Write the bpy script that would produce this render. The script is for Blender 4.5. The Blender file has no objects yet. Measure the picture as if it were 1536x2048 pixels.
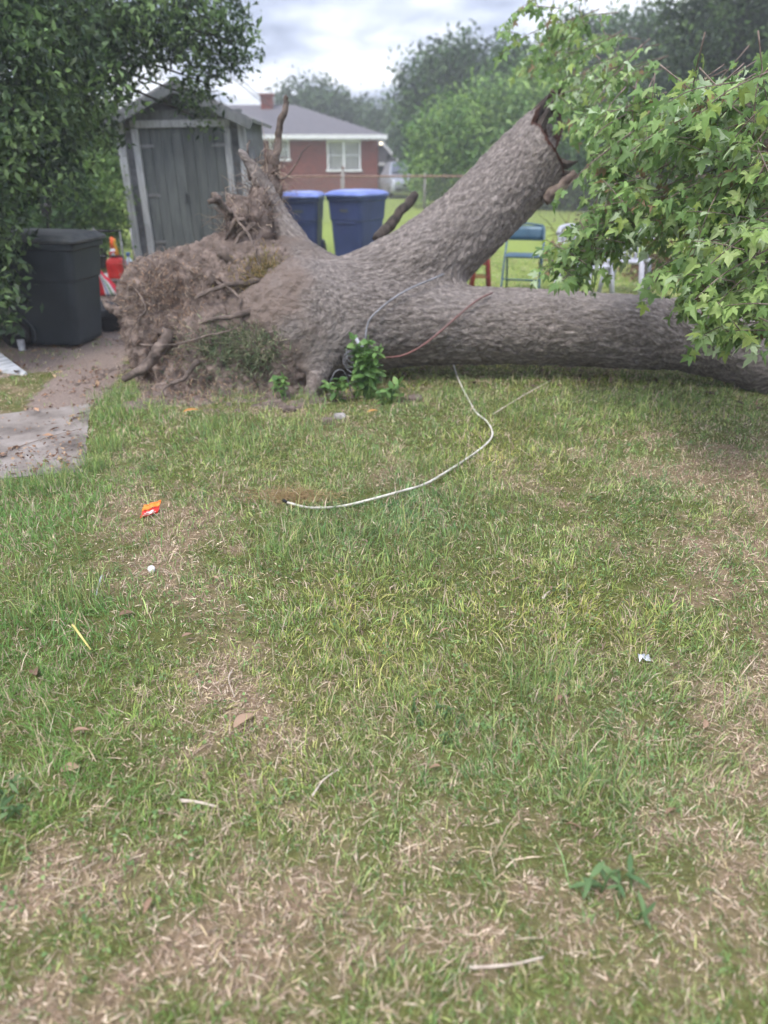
import bpy, math, random
import numpy as np
from mathutils import Vector, Matrix

random.seed(7)
RNG = np.random.default_rng(11)
SC = bpy.context.scene
COL = SC.collection
R = math.radians

# ------------------------------------------------------------------ camera
CAM_H, PITCH, FPX = 1.6, R(25.3), 1490.0           # eye height, downward tilt, focal length in photo pixels
cam = bpy.data.cameras.new('camera')
cam.sensor_fit = 'VERTICAL'; cam.sensor_height = 36.0
cam.lens = FPX / 2048 * 36.0
cam.clip_start = 0.05; cam.clip_end = 2000
cam.dof.use_dof = True; cam.dof.focus_distance = 3.1; cam.dof.aperture_fstop = 1.6
camo = bpy.data.objects.new('camera', cam); COL.objects.link(camo)
camo.location = (0, 0, CAM_H); camo.rotation_euler = (R(90) - PITCH, 0, 0)
SC.camera = camo

# ------------------------------------------------------------------ world, sun, exposure
SUN_EL, SUN_AZ = R(60), R(222)
w = bpy.data.worlds.new('World'); SC.world = w; w.use_nodes = True
nt = w.node_tree; nt.nodes.clear()
def wn(t, **k):
    n = nt.nodes.new(t)
    for a, b in k.items(): setattr(n, a, b)
    return n
sky = wn('ShaderNodeTexSky', sky_type='NISHITA', sun_disc=False, sun_elevation=SUN_EL, sun_rotation=SUN_AZ)
skys = wn('ShaderNodeVectorMath', operation='SCALE'); skys.inputs['Scale'].default_value = 0.10
nt.links.new(sky.outputs[0], skys.inputs[0])
geo = wn('ShaderNodeTexCoord')
sep = wn('ShaderNodeSeparateXYZ'); nt.links.new(geo.outputs['Generated'], sep.inputs[0])
zm = wn('ShaderNodeMath', operation='MAXIMUM'); zm.inputs[1].default_value = 0.0; nt.links.new(sep.outputs[2], zm.inputs[0])
za = wn('ShaderNodeMath', operation='ADD'); za.inputs[1].default_value = 0.16; nt.links.new(zm.outputs[0], za.inputs[0])
dx = wn('ShaderNodeMath', operation='DIVIDE'); nt.links.new(sep.outputs[0], dx.inputs[0]); nt.links.new(za.outputs[0], dx.inputs[1])
dy = wn('ShaderNodeMath', operation='DIVIDE'); nt.links.new(sep.outputs[1], dy.inputs[0]); nt.links.new(za.outputs[0], dy.inputs[1])
cmb = wn('ShaderNodeCombineXYZ'); nt.links.new(dx.outputs[0], cmb.inputs[0]); nt.links.new(dy.outputs[0], cmb.inputs[1])
mp = wn('ShaderNodeMapping'); mp.inputs['Location'].default_value = (7.7, 1.1, 0.0); mp.inputs['Scale'].default_value = (1.25, 0.9, 1)
nt.links.new(cmb.outputs[0], mp.inputs[0])
cn = wn('ShaderNodeTexNoise'); cn.inputs['Scale'].default_value = 0.95; cn.inputs['Detail'].default_value = 7; cn.inputs['Roughness'].default_value = 0.52
nt.links.new(mp.outputs[0], cn.inputs['Vector'])
cr = wn('ShaderNodeValToRGB')
e = cr.color_ramp.elements
e[0].position = 0.40; e[0].color = (0.27, 0.31, 0.43, 1)
e[1].position = 0.61; e[1].color = (1.12, 1.14, 1.18, 1)
m_ = e.new(0.47); m_.color = (0.50, 0.55, 0.70, 1)
nt.links.new(cn.outputs[0], cr.inputs[0])
mix = wn('ShaderNodeMix', data_type='RGBA'); mix.inputs[0].default_value = 0.86
nt.links.new(skys.outputs[0], mix.inputs[6]); nt.links.new(cr.outputs[0], mix.inputs[7])
bg = wn('ShaderNodeBackground')
gr_ = wn('ShaderNodeMath', operation='MULTIPLY_ADD'); gr_.inputs[1].default_value = 1.2; gr_.inputs[2].default_value = 0.92   # overcast sky: zenith brighter than horizon
nt.links.new(zm.outputs[0], gr_.inputs[0]); nt.links.new(gr_.outputs[0], bg.inputs[1])
nt.links.new(mix.outputs[2], bg.inputs[0])
wo = wn('ShaderNodeOutputWorld'); nt.links.new(bg.outputs[0], wo.inputs[0])

sun = bpy.data.lights.new('sun', 'SUN'); sun.energy = 2.0; sun.angle = R(20); sun.color = (1.0, 0.95, 0.87)
suno = bpy.data.objects.new('sun', sun); COL.objects.link(suno)
sdir = Vector((math.sin(SUN_AZ) * math.cos(SUN_EL), math.cos(SUN_AZ) * math.cos(SUN_EL), math.sin(SUN_EL)))
suno.rotation_euler = (-sdir).to_track_quat('-Z', 'Y').to_euler()

SC.render.engine = 'CYCLES'
SC.view_settings.view_transform = 'Standard'; SC.view_settings.look = 'None'
SC.view_settings.exposure = 0.58; SC.view_settings.gamma = 1.0; SC.view_settings.use_curve_mapping = False
SC.cycles.use_denoising = True
SC.cycles.max_bounces = 4; SC.cycles.diffuse_bounces = 2; SC.cycles.transmission_bounces = 3; SC.cycles.use_adaptive_sampling = True; SC.cycles.adaptive_threshold = 0.05; SC.cycles.transparent_max_bounces = 4
SC.cycles.sample_clamp_indirect = 4.0

# ------------------------------------------------------------------ geometry helpers
CP, SP = math.cos(PITCH), math.sin(PITCH)
def ray(px, py):
    u, v = (px - 768) / FPX, (py - 1024) / FPX
    return np.array([u, CP - v * SP, -SP - v * CP])
def P(px, py, Y):                                   # point seen at that pixel, Y metres ahead
    d = ray(px, py); return np.array([0, 0, CAM_H]) + d * (Y / d[1])
def G(px, py, z=0.0):                               # point of the ground seen at that pixel
    d = ray(px, py); return np.array([0, 0, CAM_H]) + d * ((z - CAM_H) / d[2])
def proj(p):
    p = np.atleast_2d(p); q = p - np.array([0, 0, CAM_H])
    zc = q[:, 1] * CP - q[:, 2] * SP; up = q[:, 1] * SP + q[:, 2] * CP
    return np.stack([768 + FPX * q[:, 0] / zc, 1024 - FPX * up / zc], 1)
def S(r, g, b):
    f = lambda c: (c / 255 / 12.92 if c / 255 <= .04045 else ((c / 255 + .055) / 1.055) ** 2.4)
    return (f(r), f(g), f(b))

def _h(ix, iy, iz):
    n = (ix.astype(np.int64) * 374761393 + iy.astype(np.int64) * 668265263 + iz.astype(np.int64) * 2147483647) & 0xffffffff
    n = ((n ^ (n >> 13)) * 1274126177) & 0xffffffff
    n = (n ^ (n >> 16)) & 0xffff
    return n.astype(np.float32) / 65535.0
def vnoise(p):
    p = np.asarray(p, np.float64); i = np.floor(p).astype(np.int64); f = p - i; f = f * f * (3 - 2 * f)
    out = 0
    for a in (0, 1):
        for b in (0, 1):
            for c in (0, 1):
                wgt = (f[:, 0] if a else 1 - f[:, 0]) * (f[:, 1] if b else 1 - f[:, 1]) * (f[:, 2] if c else 1 - f[:, 2])
                out = out + wgt * _h(i[:, 0] + a, i[:, 1] + b, i[:, 2] + c)
    return out
def fbm(p, oct=4, gain=.5):
    a, s, t = 1.0, 0.0, 0.0
    p = np.asarray(p, float)
    for o in range(oct):
        s = s + a * vnoise(p * (2.03 ** o) + 17.3 * o); t += a; a *= gain
    return s / t
def fbm2(x, y, sc, oct=3, off=0.0):
    x = np.asarray(x, float)
    return fbm(np.stack([x * sc + off, np.asarray(y, float) * sc - off, np.full_like(x, off * 1.7)], -1), oct)

def new_obj(name, me, parent=None):
    o = bpy.data.objects.new(name, me); COL.objects.link(o)
    if parent is not None: o.parent = parent
    return o
def mesh_np(name, V, F, mat, parent=None, smooth=False, col=None, vec=None, mats=None):
    """V n x 3, F list of arrays (m x k) of faces"""
    V = np.asarray(V, np.float32); me = bpy.data.meshes.new(name)
    F = [np.asarray(f, np.int32) for f in (F if isinstance(F, list) else [F]) if len(f)]
    nl = sum(f.size for f in F); nf = sum(len(f) for f in F)
    me.vertices.add(len(V)); me.vertices.foreach_set('co', V.ravel())
    me.loops.add(nl); me.loops.foreach_set('vertex_index', np.concatenate([f.ravel() for f in F]))
    me.polygons.add(nf)
    tot = np.concatenate([np.full(len(f), f.shape[1], np.int32) for f in F])
    st = np.concatenate([[0], np.cumsum(tot)[:-1]]).astype(np.int32)
    me.polygons.foreach_set('loop_start', st); me.polygons.foreach_set('loop_total', tot)
    if smooth: me.polygons.foreach_set('use_smooth', np.ones(nf, bool))
    me.update(calc_edges=True)
    if col is not None:
        a = me.attributes.new('Col', 'FLOAT_COLOR', 'POINT')
        c = np.ones((len(V), 4), np.float32); c[:, :3] = col; a.data.foreach_set('color', c.ravel())
    if vec is not None:
        for k, vv in vec.items():
            if vv.ndim == 1:
                a = me.attributes.new(k, 'FLOAT', 'POINT'); a.data.foreach_set('value', vv.astype(np.float32))
            else:
                a = me.attributes.new(k, 'FLOAT_VECTOR', 'POINT'); a.data.foreach_set('vector', vv.astype(np.float32).ravel())
    if mat: me.materials.append(mat)
    return new_obj(name, me, parent)

class MB:
    """collects faces; build() links them as one mesh object"""
    def __init__(s): s.v = []; s.f = []
    def add(s, vs, fs):
        b = len(s.v); s.v += [tuple(map(float, v)) for v in vs]; s.f += [tuple(i + b for i in f) for f in fs]; return s
    def box(s, c, d, rot=None, ch=0.0):
        x, y, z = d[0] / 2, d[1] / 2, d[2] / 2
        vs = [Vector((i * x, j * y, k * z)) for k in (-1, 1) for j in (-1, 1) for i in (-1, 1)]
        if rot is not None:
            M = rot if isinstance(rot, Matrix) else Matrix.Rotation(rot, 3, 'Z')
            vs = [M @ v for v in vs]
        c = Vector([float(q) for q in c])
        return s.add([v + c for v in vs], [(0, 2, 3, 1), (4, 5, 7, 6), (0, 1, 5, 4), (2, 6, 7, 3), (0, 4, 6, 2), (1, 3, 7, 5)])
    def tube(s, pts, rad, n=8, cap=True, wob=0.0):
        pts = [Vector([float(q) for q in p]) for p in pts]
        if not hasattr(rad, '__len__'): rad = [rad] * len(pts)
        t0 = (pts[1] - pts[0]).normalized()
        nrm = t0.orthogonal().normalized(); vs = []; fs = []
        for i, p in enumerate(pts):
            t = ((pts[min(i + 1, len(pts) - 1)] - pts[max(i - 1, 0)])).normalized()
            nrm = (nrm - t * nrm.dot(t)); nrm = nrm.normalized() if nrm.length > 1e-6 else t.orthogonal().normalized()
            bn = t.cross(nrm)
            for k in range(n):
                a = 2 * math.pi * k / n; r = rad[i] * (1 + random.uniform(-wob, wob))
                vs.append(p + (nrm * math.cos(a) + bn * math.sin(a)) * r)
        for i in range(len(pts) - 1):
            for k in range(n):
                a, b = i * n + k, i * n + (k + 1) % n
                fs.append((a, b, b + n, a + n))
        if cap: fs.append(tuple(range(n))[::-1]); fs.append(tuple((len(pts) - 1) * n + k for k in range(n)))
        return s.add(vs, fs)
    def loft(s, secs, cap=True):
        n = len(secs[0]); vs = [v for q in secs for v in q]; fs = []
        for i in range(len(secs) - 1):
            for k in range(n):
                a, b = i * n + k, i * n + (k + 1) % n
                fs.append((a, b, b + n, a + n))
        if cap: fs.append(tuple(range(n))[::-1]); fs.append(tuple((len(secs) - 1) * n + k for k in range(n)))
        return s.add(vs, fs)
    def lathe(s, prof, c=(0, 0, 0), n=16):
        secs = [[(c[0] + r * math.cos(2 * math.pi * k / n), c[1] + r * math.sin(2 * math.pi * k / n), c[2] + z) for k in range(n)] for r, z in prof]
        return s.loft(secs)
    def build(s, name, mat, parent=None, smooth=False, bevel=0.0, seg=2):
        me = bpy.data.meshes.new(name); me.from_pydata(s.v, [], s.f); me.update()
        if smooth:
            for p in me.polygons: p.use_smooth = True
        me.materials.append(mat); o = new_obj(name, me, parent)
        if bevel > 0:
            b = o.modifiers.new('bevel', 'BEVEL'); b.width = bevel; b.segments = seg; b.limit_method = 'ANGLE'; b.angle_limit = R(40)
        return o
def rrect(w_, d_, r, z, cx=0, cy=0, n=4):
    out = []
    for (sx, sy, a0) in ((1, 1, 0), (-1, 1, 90), (-1, -1, 180), (1, -1, 270)):
        for k in range(n + 1):
            a = R(a0 + 90 * k / n)
            out.append((cx + sx * (w_ / 2 - r) + r * math.cos(a), cy + sy * (d_ / 2 - r) + r * math.sin(a), z))
    return out
def smooth_path(pts, n=8):                          # Catmull-Rom through the points
    pts = [np.array(p, float) for p in pts]; q = [2 * pts[0] - pts[1]] + pts + [2 * pts[-1] - pts[-2]]; out = []
    for i in range(1, len(q) - 2):
        for k in range(n):
            t = k / n; a, b, c, d = q[i - 1], q[i], q[i + 1], q[i + 2]
            out.append(.5 * ((2 * b) + (c - a) * t + (2 * a - 5 * b + 4 * c - d) * t * t + (3 * b - a - 3 * c + d) * t ** 3))
    out.append(pts[-1]); return out

def tag(o, label=None, cat=None, group=None, kind=None):
    if label: o['label'] = label
    if cat: o['category'] = cat
    if group: o['group'] = group
    if kind: o['kind'] = kind
    return o
def thing(name, label, cat, loc=(0, 0, 0), rz=0.0, group=None):
    o = bpy.data.objects.new(name, None); COL.objects.link(o); o.location = [float(c) for c in loc]; o.rotation_euler = (0, 0, rz)
    o.empty_display_size = .1
    return tag(o, label, cat, group)
def copy_tree(o, parent=None):
    c = o.copy(); COL.objects.link(c); c.parent = parent
    for ch in o.children: copy_tree(ch, c)
    return c

# ------------------------------------------------------------------ materials
def base_mat(name):
    m = bpy.data.materials.new(name); m.use_nodes = True; t = m.node_tree
    return m, t, t.nodes['Principled BSDF']
def mat_noise(name, c1, c2, scale=8, rough=.7, bump=0.2, bscale=None, detail=5, metal=0.0, c3=None, lo=.38, hi=.62, stretch=(1, 1, 1), spec=.4, attr=None, bdist=.01):
    m, t, b = base_mat(name)
    tc = t.nodes.new('ShaderNodeTexCoord'); mpn = t.nodes.new('ShaderNodeMapping'); mpn.inputs['Scale'].default_value = stretch
    if attr:
        at = t.nodes.new('ShaderNodeAttribute'); at.attribute_name = attr; t.links.new(at.outputs['Vector'], mpn.inputs[0])
    else: t.links.new(tc.outputs['Object'], mpn.inputs[0])
    n = t.nodes.new('ShaderNodeTexNoise'); n.inputs['Scale'].default_value = scale; n.inputs['Detail'].default_value = detail; n.inputs['Roughness'].default_value = .6
    t.links.new(mpn.outputs[0], n.inputs['Vector'])
    r = t.nodes.new('ShaderNodeValToRGB'); el = r.color_ramp.elements
    el[0].position = lo; el[0].color = (*c1, 1); el[1].position = hi; el[1].color = (*c2, 1)
    if c3: q = el.new((lo + hi) / 2); q.color = (*c3, 1)
    t.links.new(n.outputs[0], r.inputs[0]); t.links.new(r.outputs[0], b.inputs['Base Color'])
    if name in ('weathered_door_paint', 'grey_siding', 'chalky_white_trim', 'earthy_root'):      # board to board variation
        oi = t.nodes.new('ShaderNodeObjectInfo'); mr = t.nodes.new('ShaderNodeMapRange'); mr.inputs[3].default_value = .78; mr.inputs[4].default_value = 1.14
        t.links.new(oi.outputs['Random'], mr.inputs[0]); hs = t.nodes.new('ShaderNodeHueSaturation')
        t.links.new(mr.outputs[0], hs.inputs['Value']); t.links.new(r.outputs[0], hs.inputs['Color']); t.links.new(hs.outputs[0], b.inputs['Base Color'])
    b.inputs['Roughness'].default_value = rough; b.inputs['Metallic'].default_value = metal; b.inputs['Specular IOR Level'].default_value = spec
    if bump:
        n2 = t.nodes.new('ShaderNodeTexNoise'); n2.inputs['Scale'].default_value = bscale or scale * 4; n2.inputs['Detail'].default_value = 4
        t.links.new(mpn.outputs[0], n2.inputs['Vector'])
        bp = t.nodes.new('ShaderNodeBump'); bp.inputs['Strength'].default_value = bump; bp.inputs['Distance'].default_value = bdist
        t.links.new(n2.outputs[0], bp.inputs['Height']); t.links.new(bp.outputs[0], b.inputs['Normal'])
    return m
def mat_leaf(name, trans=.35, rough=.5, rnd=None, spec=.3):
    """colour from the mesh's own Col attribute, or (rnd) a ramp over the object's random number"""
    m, t, b = base_mat(name)
    if rnd:
        oi = t.nodes.new('ShaderNodeObjectInfo'); r = t.nodes.new('ShaderNodeValToRGB'); el = r.color_ramp.elements
        el[0].position = 0; el[0].color = (*rnd[0], 1); el[1].position = 1; el[1].color = (*rnd[-1], 1)
        for i, c in enumerate(rnd[1:-1]): q = el.new((i + 1) / (len(rnd) - 1)); q.color = (*c, 1)
        t.links.new(oi.outputs['Random'], r.inputs[0]); src = r.outputs[0]
    else:
        at = t.nodes.new('ShaderNodeAttribute'); at.attribute_name = 'Col'; src = at.outputs['Color']
    t.links.new(src, b.inputs['Base Color']); b.inputs['Roughness'].default_value = rough; b.inputs['Specular IOR Level'].default_value = spec
    tr = t.nodes.new('ShaderNodeBsdfTranslucent'); t.links.new(src, tr.inputs[0])
    mx = t.nodes.new('ShaderNodeMixShader'); mx.inputs[0].default_value = trans
    out = t.nodes['Material Output']
    t.links.new(b.outputs[0], mx.inputs[1]); t.links.new(tr.outputs[0], mx.inputs[2]); t.links.new(mx.outputs[0], out.inputs[0])
    return m

M = {}
M['grass'] = mat_leaf('grass_blade', .30, .55)
M['leaf'] = mat_leaf('leaf', .30, .45)
M['dry'] = mat_leaf('dry_fibre', .12, .8, spec=.1)
M['concrete'] = mat_noise('concrete', S(96, 88, 83), S(150, 142, 137), 4, .95, .6, 60, c3=S(130, 121, 115), lo=.32, hi=.66, detail=9)
M['grey_paint'] = mat_noise('weathered_grey_paint', S(82, 86, 88), S(106, 109, 110), 6, .75, .25, 30, stretch=(3, 3, .5))
M['door_paint'] = mat_noise('weathered_door_paint', S(72, 77, 78), S(92, 96, 96), 5, .75, .25, 30, stretch=(4, 4, .5))
M['trim'] = mat_noise('chalky_white_trim', S(132, 133, 136), S(176, 177, 182), 7, .8, .3, 40, stretch=(3, 3, .5), lo=.3, hi=.6)
M['siding'] = mat_noise('grey_siding', S(86, 88, 92), S(112, 113, 118), 7, .8, .2, 40)
M['shed_roof'] = mat_noise('old_felt_roof', S(98, 100, 104), S(138, 136, 136), 9, .95, .4, 60)
M['shingle'] = mat_noise('grey_shingles', S(88, 86, 92), S(112, 109, 114), 14, .95, .4, 60)
M['white'] = mat_noise('white_paint', S(214, 214, 218), S(232, 232, 236), 6, .5, .05)
M['cart_dark'] = mat_noise('charcoal_green_plastic', S(34, 41, 46), S(46, 53, 58), 3, .55, .12, 90, spec=.35)
M['cart_lid'] = mat_noise('dusty_dark_plastic', S(52, 56, 58), S(76, 78, 78), 9, .65, .12, 60)
M['cart_blue'] = mat_noise('navy_plastic', S(36, 48, 92), S(46, 59, 106), 3, .5, .08, 60, spec=.4)
M['lid_blue'] = mat_noise('sky_reflecting_lid', S(86, 104, 176), S(112, 130, 196), 5, .35, .05, 40, spec=.6)  # pale sky reflection put into the lid's base colour
M['tyre'] = mat_noise('black_rubber', S(22, 22, 23), S(38, 37, 38), 12, .75, .2)
M['steel'] = mat_noise('dull_grey_steel', S(105, 105, 108), S(140, 140, 142), 20, .45, .1, metal=.6)
M['black_metal'] = mat_noise('black_painted_steel', S(20, 21, 24), S(38, 38, 42), 15, .5, .05)
M['red_plastic'] = mat_noise('red_plastic', S(178, 32, 30), S(206, 48, 42), 6, .4, .05)
M['yellow_plastic'] = mat_noise('yellow_plastic', S(214, 150, 40), S(230, 176, 60), 6, .45, .05)
M['orange_plastic'] = mat_noise('orange_plastic', S(206, 84, 36), S(224, 104, 50), 6, .5, .05)
M['bottle'] = mat_noise('milky_blue_plastic', S(176, 196, 214), S(206, 218, 230), 6, .35, .0)
M['bottle_cap'] = mat_noise('blue_cap', S(60, 92, 140), S(80, 112, 160), 6, .35, .0)
M['board'] = mat_noise('pale_weathered_board', S(150, 152, 156), S(194, 196, 200), 6, .8, .2, stretch=(1, 6, 1))
M['shelf'] = mat_noise('grey_shelf_board', S(150, 146, 142), S(184, 180, 176), 8, .8, .2)
M['chair_blue'] = mat_noise('slate_blue_enamel', S(52, 82, 102), S(70, 100, 120), 6, .4, .06, metal=.1, spec=.5)
M['stool_red'] = mat_noise('dark_red_wood', S(112, 36, 34), S(140, 52, 46), 9, .6, .1, stretch=(3, 3, .6))
M['stool_top'] = mat_noise('pale_stool_top', S(196, 190, 186), S(220, 216, 212), 9, .6, .1)
M['cable_white'] = mat_noise('dirty_white_cable', S(176, 170, 160), S(222, 217, 208), 14, .6, .1, c3=S(206, 200, 190))
M['cable_grey'] = mat_noise('grey_cable', S(112, 112, 118), S(146, 146, 154), 14, .5, .05)
M['cable_red'] = mat_noise('faded_red_cable', S(112, 86, 84), S(138, 96, 92), 5, .6, .1)
M['bark_twig'] = mat_noise('grey_brown_twig', S(92, 78, 72), S(142, 126, 116), 14, .9, .4, 60)
M['bark_dark'] = mat_noise('dark_bark', S(48, 42, 38), S(82, 72, 66), 12, .9, .5, 40, stretch=(2, 2, .5))
M['root'] = mat_noise('earthy_root', S(78, 68, 62), S(132, 117, 108), 14, .92, 1.0, 45, c3=S(104, 91, 84))
M['wrapper_red'] = mat_noise('red_wrapper', S(214, 44, 36), S(232, 62, 46), 30, .35, .3)
M['wrapper_orange'] = mat_noise('orange_wrapper', S(236, 120, 34), S(246, 150, 60), 30, .35, .3)
M['wrapper_white'] = mat_noise('white_wrapper_print', S(240, 226, 220), S(250, 240, 236), 30, .4, .2)
M['glass'] = mat_noise('dark_window_glass', S(60, 66, 74), S(84, 90, 100), 3, .08, 0, spec=.6)
M['blind'] = mat_noise('window_blind', S(176, 174, 176), S(196, 194, 196), 5, .7, 0)
M['car_paint'] = mat_noise('silver_car_paint', S(150, 154, 164), S(168, 172, 182), 3, .3, 0, metal=.3, spec=.6)
M['white_plastic'] = mat_noise('white_resin', S(160, 160, 170), S(186, 186, 196), 5, .5, .05)
M['foil'] = mat_noise('crumpled_foil', S(190, 194, 204), S(230, 232, 238), 30, .3, .4, metal=.5)
M['stone'] = mat_noise('pale_rubble', S(136, 130, 128), S(190, 184, 180), 20, .9, .5)
M['chain'] = mat_noise('galvanised_wire', S(120, 116, 112), S(150, 146, 142), 20, .6, 0, metal=.5)

def brick_mat():
    m, t, b = base_mat('red_brick')
    tc = t.nodes.new('ShaderNodeTexCoord'); mpn = t.nodes.new('ShaderNodeMapping'); mpn.inputs['Rotation'].default_value = (R(90), 0, 0)
    t.links.new(tc.outputs['Object'], mpn.inputs[0])
    br = t.nodes.new('ShaderNodeTexBrick'); br.inputs['Scale'].default_value = 1.0
    br.inputs['Color1'].default_value = (*S(136, 66, 54), 1); br.inputs['Color2'].default_value = (*S(112, 54, 46), 1); br.inputs['Mortar'].default_value = (*S(132, 98, 88), 1)
    br.inputs['Brick Width'].default_value = .21; br.inputs['Row Height'].default_value = .075; br.inputs['Mortar Size'].default_value = .008
    t.links.new(mpn.outputs[0], br.inputs[0])
    n = t.nodes.new('ShaderNodeTexNoise'); n.inputs['Scale'].default_value = 1.3; t.links.new(tc.outputs['Object'], n.inputs['Vector'])
    mx = t.nodes.new('ShaderNodeMix'); mx.data_type = 'RGBA'; mx.blend_type = 'MULTIPLY'; mx.inputs[0].default_value = .3
    t.links.new(br.outputs[0], mx.inputs[6]); t.links.new(n.outputs[0], mx.inputs[7]); t.links.new(mx.outputs[2], b.inputs['Base Color'])
    b.inputs['Roughness'].default_value = .9
    bp = t.nodes.new('ShaderNodeBump'); bp.inputs['Strength'].default_value = .4; bp.inputs['Distance'].default_value = .01; bp.invert = True
    t.links.new(br.outputs['Fac'], bp.inputs['Height']); t.links.new(bp.outputs[0], b.inputs['Normal'])
    return m
M['brick'] = brick_mat()

def bark_mat():
    m, t, b = base_mat('furrowed_bark')
    at = t.nodes.new('ShaderNodeAttribute'); at.attribute_name = 'bark'
    wd = t.nodes.new('ShaderNodeAttribute'); wd.attribute_name = 'wood'
    so = t.nodes.new('ShaderNodeAttribute'); so.attribute_name = 'soil'
    wn_ = t.nodes.new('ShaderNodeTexNoise'); wn_.inputs['Scale'].default_value = 16; wn_.inputs['Detail'].default_value = 5; t.links.new(at.outputs['Vector'], wn_.inputs['Vector'])
    wv = t.nodes.new('ShaderNodeVectorMath'); wv.operation = 'MULTIPLY_ADD'; wv.inputs[1].default_value = (.11, .11, .11)
    t.links.new(wn_.outputs['Color'], wv.inputs[0]); t.links.new(at.outputs['Vector'], wv.inputs[2])
    vo = t.nodes.new('ShaderNodeTexVoronoi'); vo.feature = 'DISTANCE_TO_EDGE'; vo.inputs['Scale'].default_value = 44; t.links.new(wv.outputs[0], vo.inputs['Vector'])
    vc = t.nodes.new('ShaderNodeTexVoronoi'); vc.inputs['Scale'].default_value = 44; t.links.new(wv.outputs[0], vc.inputs['Vector'])
    n1 = t.nodes.new('ShaderNodeTexNoise'); n1.inputs['Scale'].default_value = 46; n1.inputs['Detail'].default_value = 8; n1.inputs['Roughness'].default_value = .68; t.links.new(at.outputs['Vector'], n1.inputs['Vector'])
    r = t.nodes.new('ShaderNodeValToRGB'); el = r.color_ramp.elements
    el[0].position = .26; el[0].color = (*S(82, 76, 73), 1); el[1].position = .76; el[1].color = (*S(172, 163, 158), 1)
    q = el.new(.46); q.color = (*S(113, 105, 101), 1); q = el.new(.57); q.color = (*S(138, 129, 124), 1)
    t.links.new(n1.outputs[0], r.inputs[0])
    # flake-to-flake tint
    mx0 = t.nodes.new('ShaderNodeMix'); mx0.data_type = 'RGBA'; mx0.blend_type = 'OVERLAY'; mx0.inputs[0].default_value = .22
    sx = t.nodes.new('ShaderNodeSeparateColor'); t.links.new(vc.outputs['Color'], sx.inputs[0])
    t.links.new(r.outputs[0], mx0.inputs[6]); t.links.new(sx.outputs[0], mx0.inputs[7])
    n3 = t.nodes.new('ShaderNodeTexNoise'); n3.inputs['Scale'].default_value = 2.2; n3.inputs['Detail'].default_value = 4; t.links.new(at.outputs['Vector'], n3.inputs['Vector'])
    r3 = t.nodes.new('ShaderNodeValToRGB'); r3.color_ramp.elements[0].position = .45; r3.color_ramp.elements[1].position = .75
    r3.color_ramp.elements[0].color = (0, 0, 0, 1); r3.color_ramp.elements[1].color = (.45, .45, .45, 1)
    t.links.new(n3.outputs[0], r3.inputs[0])
    mx1 = t.nodes.new('ShaderNodeMix'); mx1.data_type = 'RGBA'; mx1.inputs[7].default_value = (*S(150, 142, 139), 1)   # pale lichen film
    t.links.new(r3.outputs[0], mx1.inputs[0]); t.links.new(mx0.outputs[2], mx1.inputs[6])
    mx2 = t.nodes.new('ShaderNodeMix'); mx2.data_type = 'RGBA'; mx2.inputs[7].default_value = (*S(78, 54, 48), 1)
    t.links.new(wd.outputs['Fac'], mx2.inputs[0]); t.links.new(mx1.outputs[2], mx2.inputs[6])
    mx3 = t.nodes.new('ShaderNodeMix'); mx3.data_type = 'RGBA'; mx3.inputs[7].default_value = (*S(120, 106, 98), 1)
    t.links.new(so.outputs['Fac'], mx3.inputs[0]); t.links.new(mx2.outputs[2], mx3.inputs[6])
    t.links.new(mx3.outputs[2], b.inputs['Base Color']); b.inputs['Roughness'].default_value = .92; b.inputs['Specular IOR Level'].default_value = .15
    mr = t.nodes.new('ShaderNodeMapRange'); mr.inputs[1].default_value = 0; mr.inputs[2].default_value = .30; t.links.new(vo.outputs['Distance'], mr.inputs[0])
    ad = t.nodes.new('ShaderNodeMath'); ad.operation = 'MULTIPLY_ADD'; ad.inputs[1].default_value = 1.7; t.links.new(n1.outputs[0], ad.inputs[0]); t.links.new(mr.outputs[0], ad.inputs[2])
    bp = t.nodes.new('ShaderNodeBump'); bp.inputs['Strength'].default_value = .55; bp.inputs['Distance'].default_value = .014
    t.links.new(ad.outputs[0], bp.inputs['Height']); t.links.new(bp.outputs[0], b.inputs['Normal'])
    return m
M['bark'] = bark_mat()
M['soil'] = mat_noise('dry_root_soil', S(86, 76, 70), S(148, 132, 123), 11, .97, 1.0, 46, c3=S(114, 101, 94), lo=.3, hi=.7, spec=.1, bdist=.02)

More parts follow.
